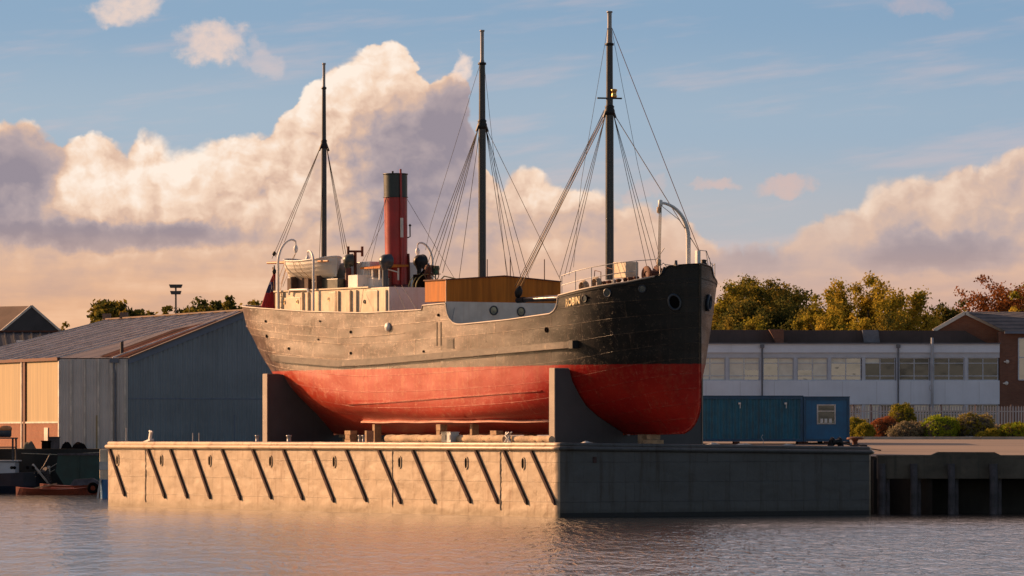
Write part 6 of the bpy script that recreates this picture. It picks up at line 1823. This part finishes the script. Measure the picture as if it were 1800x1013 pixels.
    for px in (1339.5, 1578.5):
        mb = MB(); mb.tube([(L(px), -.22, Z(612)), (L(px), -.22, .1)], .055, 8); mb.box((L(px), -.22, Z(609)), (.26, .2, .2)); mb.build('rain_pipe', M['pipe'], t)
    mb = MB(); mb.tube([(L(1638), -.3, .2), (L(1638), -.3, Z(594))], .085, 8); mb.tube([(L(1635), -.36, Z(688)), (L(1633), -.36, Z(683)), (L(1634), -.36, Z(677)), (L(1637), -.36, Z(677))], .03, 6); mb.build('flue_pipe', M['palepipe'], t)
    # brick wing with a gable and tiled roof at the right
    xw = X(1757); t = thing('brick_wing', 'brick building with white barge boards and grey tiled roof at the right edge', 'building', (xw, Y, gz))
    L = lambda px: X(px) - xw
    mb = MB(); mb.box((L(1757) + 4.0, 3.0, Z(583) / 2), (8.0, 6.0, Z(583))); mb.build('wall', M['brick_dark'], t)
    mb = MB(); mb.prism([(L(1640), Z(605) - .3), (L(1766), Z(605) - .3), (L(1766), Z(581)), (L(1700), Z(550)), (L(1640), Z(581))], 1.6, 1.9, lambda p, h: (p[0], h, p[1])); mb.build('gable', M['brick_red'], t)
    mb = MB()
    for (a, b) in (((1644, 581), (1700, 549)), ((1700, 549), (1768, 581))):
        mb.bar((L(a[0]), 1.45, Z(a[1])), (L(b[0]), 1.45, Z(b[1])), .28, .22)
    mb.build('barge_board', M['barge'], t)
    mb = MB(); mb.quad((L(1700), 1.5, Z(547)), (L(1767), 1.5, Z(580)), (L(1767) + 12, 1.5, Z(580)), (L(1700) + 12, 7.5, Z(547))); mb.quad((L(1700), 1.6, Z(547)), (L(1700) + 12, 7.5, Z(547)), (L(1640) + 12, 13, Z(581)), (L(1640), 1.6, Z(581)))
    mb.quad((L(1700), 1.45, Z(546.8)), (L(1768), -.25, Z(583)), (L(1768) + 9, -.25, Z(583)), (L(1700) + 9, 3.2, Z(546.8)))
    mb.build('roof', M['tile'], t, recalc=False)
    mb = MB(); mb.box((L(1768) + 4, -.3, Z(585)), (8.2, .2, .14)); mb.build('gutter', M['clad_trim'], t)
    mb = MB(); a, z1, z0 = L(1790.5), Z(595), Z(668)
    for x in (a, a + 1.9): mb.box((x, -.04, (z0 + z1) / 2), (.08, .10, z1 - z0))
    for z in (z0, z1, (z0 + z1) / 2 + .1): mb.box((a + .95, -.045, z), (1.9, .08, .07))
    wf = mb.build('window', M['office_frame'], t)
    mb = MB(); mb.box((a + .95, .0, (z0 + z1) / 2), (1.9, .02, z1 - z0)); mb.build('pane', M['glass'], wf)
    for px, py in ((1770.5, 636), (1769, 674)):
        mb = MB(); mb.lathe((L(px), -.0, Z(py)), [(.10, 0), (.13, .06), (.1, .14), (0, .16)], 12, (0, -1, 0)); mb.box((L(px) - .16, -.04, Z(py)), (.1, .08, .08)); mb.build('wall_lamp', M['white'], t)


office()


def fence():
    Y = 277.0; k = Y / FPX; gz = 3.04
    x0, x1 = (1440 - 900) * k, (1840 - 900) * k; zt = CAMZ - (713 - HOR) * k - gz
    t = thing('palisade_fence', 'long pale palisade fence with pointed bars behind the bushes', 'fence', (x0, Y, gz)); w = x1 - x0
    mb = MB(); random.seed(4)
    x = 0
    while x < w:
        h = zt * random.uniform(.985, 1.01); a = .040
        mb.add([(x - a, 0, 0), (x + a, 0, 0), (x + a, 0, h - .09), (x, 0, h), (x - a, 0, h - .09), (x - a, .012, 0), (x + a, .012, 0), (x + a, .012, h - .09), (x, .012, h), (x - a, .012, h - .09)],
               [(0, 1, 2, 3, 4), (9, 8, 7, 6, 5), (0, 5, 6, 1), (1, 6, 7, 2), (2, 7, 8, 3), (3, 8, 9, 4), (4, 9, 5, 0)]); x += .152
    mb.build('pale_bars', M['fence'], t)
    for z in (zt - .32, .35):
        mb = MB(); mb.box((w / 2, .05, z), (w, .05, .06)); mb.build('rail', M['fence'], t)
    for px in (1531, 1654, 1716, 1779, 1500, 1592):
        mb = MB(); x = (px - 900) * k - x0; mb.box((x, .10, zt / 2 + .03), (.11, .09, zt + .06)); mb.build('post', M['fence_post'], t)


fence()

# ------------------------------------------------------------------ trees and bushes
def leaves(name, mats, centres, per, spread, size, parent, seed, flat=.75, mi=None, nrm=None):
    """many small leaf-sized faces about the given clump centres"""
    rng = np.random.default_rng(seed); C_ = np.asarray(centres, float); n = len(C_)
    P = np.repeat(C_, per, 0) + rng.normal(0, 1, (n * per, 3)) * np.asarray(spread)[None, :] if np.ndim(spread) else np.repeat(C_, per, 0) + rng.normal(0, spread, (n * per, 3)) * np.array([1, 1, flat])
    N = len(P)
    if nrm is None:
        d = rng.normal(0, 1, (N, 3)); d[:, 2] = np.abs(d[:, 2]) * .8
    else:
        d = np.repeat(nrm, per, 0) + rng.normal(0, .65, (N, 3))
    d /= np.linalg.norm(d, axis=1)[:, None]
    a = rng.normal(0, 1, (N, 3)); u = np.cross(d, a); u /= np.linalg.norm(u, axis=1)[:, None]; v = np.cross(d, u)
    s = size * rng.uniform(.6, 1.35, (N, 1))
    V = np.stack([P - u * s * .5, P + v * s * .34, P + u * s * .6, P - v * s * .34], 1).reshape(-1, 3)
    me = bpy.data.meshes.new(name)
    me.vertices.add(4 * N); me.vertices.foreach_set('co', V.astype(np.float32).ravel())
    me.loops.add(4 * N); me.loops.foreach_set('vertex_index', np.arange(4 * N, dtype=np.int32))
    me.polygons.add(N); me.polygons.foreach_set('loop_start', np.arange(0, 4 * N, 4, dtype=np.int32)); me.polygons.foreach_set('loop_total', np.full(N, 4, np.int32))
    for m in mats: me.materials.append(M[m])
    if len(mats) > 1:
        q = rng.integers(0, len(mats), n); me.polygons.foreach_set('material_index', np.repeat(q, per).astype(np.int32))
    me.update(); me.validate()
    o = bpy.data.objects.new(name, me); C.objects.link(o); o.parent = parent
    return o


def crown_pts(rng, w, h, n, style):
    """clump centres for a crown of width w and height h standing on z = 0"""
    pts = []
    if style == 'round':
        lobes = [(rng.uniform(-.30, .30) * w, rng.uniform(-.3, .3) * w, h * rng.uniform(.35, .78), rng.uniform(.22, .34)) for _ in range(9)] + [(0, 0, h * .55, .36)]
        while len(pts) < n:
            lx, ly, lz, lr = lobes[rng.integers(len(lobes))]
            d = rng.normal(0, 1, 3); d /= np.linalg.norm(d); r = rng.uniform(.55, 1.0) ** .5
            p = np.array([lx + d[0] * lr * w * r, ly + d[1] * lr * w * r, lz + d[2] * lr * h * .75 * r])
            if p[2] > .04 * h: pts.append(p)
    elif style == 'spray':
        for b in range(30):
            a = rng.uniform(0, 2 * math.pi); lean = rng.uniform(.05, .72); H_ = h * rng.uniform(.62, 1.0) * (1 - .30 * lean)
            for j in range(n // 30):
                t = rng.uniform(.12, 1.0) ** .8; r = w * .5 * lean * 1.7 * t ** .8
                e = .06 * w * (1.15 - t); pts.append(np.array([math.cos(a) * r + rng.normal(0, e), math.sin(a) * r + rng.normal(0, e), H_ * t]))
    elif style == 'flat':       # spreading layered crown
        for b in range(12):
            a = rng.uniform(0, 2 * math.pi); r = rng.uniform(.1, .42) * w; z = h * (rng.uniform(.45, .95) - .5 * (r / w) ** 2)
            for j in range(n // 12):
                pts.append(np.array([math.cos(a) * r + rng.normal(0, .10 * w), math.sin(a) * r + rng.normal(0, .10 * w), z + rng.normal(0, .07 * h)]))
    return np.array(pts)


def tree(name, label, px, py_top, Y, w, style, mats, seed, base=2.4, n=260, per=26, size=.42, group=None, frac=.72):
    top = at(px, py_top, Y); H_ = top.z - base; rng = np.random.default_rng(seed)
    t = thing(name, label, 'tree', (top.x, Y, base), 0, group)
    ch = H_ * frac; cz = H_ - ch
    mb = MB(); random.seed(seed); r0 = .028 * H_
    tip = Vector((random.uniform(-.3, .3), random.uniform(-.3, .3), cz + ch * .75))
    mb.tube([(0, 0, -.1), (tip.x * .3, tip.y * .3, cz * .8), (tip.x * .6, tip.y * .6, cz + ch * .3), tip], [r0 * 1.25, r0, r0 * .6, r0 * .15], 9)
    for i in range(11):
        z = cz + ch * random.uniform(.02, .5); a = random.uniform(0, 6.28); d = Vector((math.cos(a), math.sin(a), 0)) * w * random.uniform(.25, .42)
        b = Vector((tip.x * .4, tip.y * .4, z)); mb.tube([b, b + d * .45 + Vector((0, 0, ch * .10)), b + d + Vector((0, 0, ch * random.uniform(.2, .38)))], [r0 * .38, r0 * .24, r0 * .06], 6)
    mb.build('trunk', M['trunk'], t)
    P = crown_pts(rng, w, ch, n, style); P[:, 2] += cz; P[:, 2] *= (H_ - .25) / max(P[:, 2].max(), .1) if style != 'round' else 1
    if style == 'round': P[:, 2] = cz + (P[:, 2] - cz) * (H_ - .2 - cz) / (P[:, 2].max() - cz)
    P[:, 0] *= .5 * w / max(np.percentile(np.abs(P[:, 0]), 98), .1) if style != 'spray' else 1
    leaves('crown', mats, P, per, .030 * w + .10 if style != 'spray' else .022 * w + .08, size, t, seed)
    return t


# left, beyond the warehouse
tree('spreading_tree', 'dark spreading tree rising behind the left end of the warehouse ridge', 197, 529, 520, 6.4, 'flat', ['l_dark', 'l_mid'], 1, n=300, size=.5, frac=.6)
tree('spreading_tree', 'lower shoulder of dark foliage on the left flank of the spreading tree', 168, 549, 515, 3.6, 'round', ['l_dark', 'l_mid'], 31, n=150, size=.45, frac=.6)
tree('small_tree', 'small round olive tree just right of the dark gabled shed', 121, 568, 520, 3.0, 'round', ['l_mid'], 2, n=140, size=.4, frac=.6)
for i, (px, py, w, m_, lab, y_) in enumerate(((280, 540, 3.6, ['l_mid'], 'low olive tree just left of the floodlight mast', 560), (338, 526, 6.4, ['l_dark', 'l_mid'], 'wide dark tree just right of the floodlight mast', 560), (375, 531, 3.6, ['l_dark'], 'dark tree in the middle of the row above the warehouse ridge', 570), (408, 522, 4.2, ['l_mid', 'l_dark'], 'olive brown tree beside the ship stern', 560),
                                                 (256, 548, 2.6, ['l_mid'], 'lowest leftmost tuft of trees above the warehouse ridge', 560), (445, 530, 4.0, ['l_mid'], 'olive tree half hidden by the ship stern', 575))):
    tree('distant_tree', lab, px, py, y_, w, 'flat' if i in (1, 3) else 'round', m_, 40 + i, n=190, size=.45, group='trees behind the warehouse', frac=.6)

# right, the wood behind the office
for i, (px, py, w, st, m_, lab, y_, sz) in enumerate((
        (1272, 488, 6.0, 'round', ['l_mid', 'l_autumn'], 'tall olive tree right behind the ship bow', 430, .36), (1312, 499, 5.2, 'round', ['l_mid', 'l_mid', 'l_rust'], 'russet tinged tree second from the ship bow', 436, .36),
        (1352, 496, 5.6, 'round', ['l_dark', 'l_mid'], 'tall dark tree in the middle of the left wood', 440, .36), (1396, 497, 6.4, 'round', ['l_dark', 'l_mid'], 'broad dark tree at the right end of the left wood', 432, .38),
        (1296, 528, 5.4, 'round', ['l_dark', 'l_mid'], 'lower dark green tree in front of the tall olive tree', 415, .34), (1362, 524, 6.6, 'flat', ['l_dark'], 'lower spreading dark tree in front of the tall dark one', 412, .34),
        (1424, 548, 4.2, 'round', ['l_dark', 'l_mid'], 'low dark tree beside the golden tree', 408, .34), (1330, 552, 6.0, 'spray', ['l_mid', 'l_autumn'], 'low brushy olive growth just above the office roof', 395, .28),
        (1270, 556, 5.0, 'spray', ['l_mid'], 'low brushy growth between bow and office roof', 395, .28), (1400, 560, 5.0, 'spray', ['l_mid', 'l_autumn'], 'low brushy growth below the dark trees', 396, .28))):
    tree('wood_tree', lab, px, py, y_, w, st, m_, 60 + i, n=420, per=62, size=sz * .58, group='trees of the wood behind the office', frac=.8)
tree('golden_tree', 'large golden leaved tree with upright sprays behind the office', 1530, 480, 402, 9.4, 'spray', ['l_gold', 'l_gold', 'l_autumn'], 90, n=1200, per=46, size=.21, frac=.86)
tree('golden_tree', 'lower golden spreading tree at the left foot of the large golden one', 1466, 508, 394, 5.4, 'spray', ['l_gold', 'l_autumn'], 91, n=600, per=44, size=.20, frac=.86)
tree('golden_tree', 'slender thin crowned olive tree right of the large golden one', 1608, 520, 405, 3.6, 'spray', ['l_autumn', 'l_mid'], 92, n=260, per=40, size=.19, frac=.86)
tree('small_tree', 'olive tree filling the dip between the left wood and the golden trees', 1446, 517, 404, 3.8, 'round', ['l_mid', 'l_autumn'], 99, n=300, per=50, size=.21, frac=.86)
tree('evergreen_tree', 'dark evergreen left of the brick gable', 1640, 534, 410, 3.6, 'round', ['l_dark'], 93, n=260, per=50, size=.21, frac=.85)
tree('evergreen_tree', 'dark loose crowned tree touching the brick gable', 1672, 528, 408, 4.0, 'flat', ['l_dark', 'l_mid'], 94, n=260, per=50, size=.21, frac=.85)
tree('dark_filler_tree', 'dark low tree seen between the golden tree and the office roof', 1570, 552, 392, 5.2, 'round', ['l_dark', 'l_mid'], 95, n=260, per=50, size=.21, frac=.85)
tree('russet_tree', 'broad russet red tree above the grey tiled roof', 1765, 488, 420, 7.0, 'round', ['l_rust'], 96, n=480, per=50, size=.21, frac=.85)
tree('russet_tree', 'russet tree at the far right edge of the photo', 1815, 494, 425, 6.0, 'round', ['l_rust', 'l_mid'], 98, n=300, per=50, size=.21, frac=.85)
tree('yellow_green_tree', 'yellow green tree in front of the russet tree at the right edge', 1793, 512, 396, 3.8, 'spray', ['l_gold', 'l_autumn'], 97, n=330, per=50, size=.21, frac=.86)


def bush(px0, px1, py0, Y, depth, m_, label, seed, e=2.6, lean=0.0, size=.085, py1=None, dens=1.0):
    k = Y / FPX; base = 3.03 if Y > 262 else ground_z(Y)
    x0, x1 = (px0 - 900) * k, (px1 - 900) * k; h = CAMZ - (py0 - HOR) * k - base; w = (x1 - x0) / 2
    rng = np.random.default_rng(seed)
    t = thing('clipped_bush', label, 'bush', ((x0 + x1) / 2, Y, base), 0, 'bushes along the car park kerb')
    n = int(520 * dens * max(1, w * h)); P = []; N_ = []
    fz = rng.uniform(0, 6, 6)
    while len(P) < n:
        d = rng.normal(0, 1, 3); d /= np.linalg.norm(d)
        if d[2] < -.25: continue
        q = (abs(d[0]) ** e + abs(d[1]) ** e + abs(max(d[2], 0)) ** e) ** (-1 / e)
        lump = 1 + .05 * math.sin(d[0] * 7 + fz[0]) + .05 * math.sin(d[1] * 6 + fz[1] + d[2] * 5) + .03 * math.sin(d[0] * 15 + fz[2] + d[2] * 13)
        r = q * lump * rng.uniform(.90, 1.02)
        z = d[2] * r; P.append((d[0] * r * w * (1 - .10 * (z < .1)) + lean * w * max(0, z), d[1] * r * depth / 2, (.30 + .70 * max(z, -.3)) * h)); N_.append(d)
    leaves('foliage', m_, np.array(P), 9, .055, size, t, seed, nrm=np.array(N_))
    mb = MB(); vs = []; nu, nv = 14, 7
    for j in range(nv + 1):
        b = -.3 + (math.pi / 2 + .3) * j / nv
        for i in range(nu):
            a = 2 * math.pi * i / nu; d = (math.cos(a) * math.cos(b), math.sin(a) * math.cos(b), math.sin(b))
            q = (abs(d[0]) ** e + abs(d[1]) ** e + abs(max(d[2], 0)) ** e) ** (-1 / e) * .88; z = d[2] * q
            vs.append((d[0] * q * w + lean * w * max(0, z), d[1] * q * depth / 2, (.30 + .70 * max(z, -.42)) * h))
    mb.add(vs, [(j * nu + i, j * nu + (i + 1) % nu, (j + 1) * nu + (i + 1) % nu, (j + 1) * nu + i) for j in range(nv) for i in range(nu)], True)
    mb.build('dark_core', M['trunk'], t)  # closed dark core added so the leaf shell is not see-through


bush(1484, 1524, 737, 270, 1.6, ['l_autumn'], 'dark green clipped bush half hidden behind the blue cabin', 1)
bush(1506, 1535, 746, 264.5, 1.2, ['l_autumn'], 'small yellow green bush between the cabin and the copper bush', 2)
bush(1530, 1584, 735, 266.5, 1.7, ['l_bushred'], 'copper brown rounded bush behind the kerb', 3, e=2.3)
bush(1563, 1611, 712, 271.5, 1.6, ['l_autumn'], 'tall round olive bush standing against the fence', 4, e=2.5)
bush(1556, 1632, 742, 264.8, 1.5, ['l_grey'], 'low grey green bush sloping up to the right', 5, e=2.0, lean=.35, size=.08)
bush(1620, 1684, 733, 264.6, 1.7, ['l_green'], 'bright green clipped bush in the middle of the kerb row', 6, e=2.8)
bush(1676, 1748, 729, 265.2, 1.9, ['l_autumn', 'l_grey'], 'large olive clipped bush touching the bright green one', 7, e=3.0)
bush(1719, 1733, 763, 263.2, .5, ['l_autumn'], 'tiny round tuft in front of the large olive bush', 8, dens=3)
bush(1732, 1782, 748, 266.5, 1.4, ['l_grey'], 'low brownish bush behind the right-hand tufts', 9, e=2.1, lean=.2)
bush(1732, 1756, 757, 263.4, .7, ['l_autumn'], 'small round bush beside the tiny tuft', 10, dens=2)
bush(1759, 1815, 745, 264.0, 1.6, ['l_green', 'l_autumn'], 'green clipped bush cut by the right edge of the photo', 11, e=2.8)
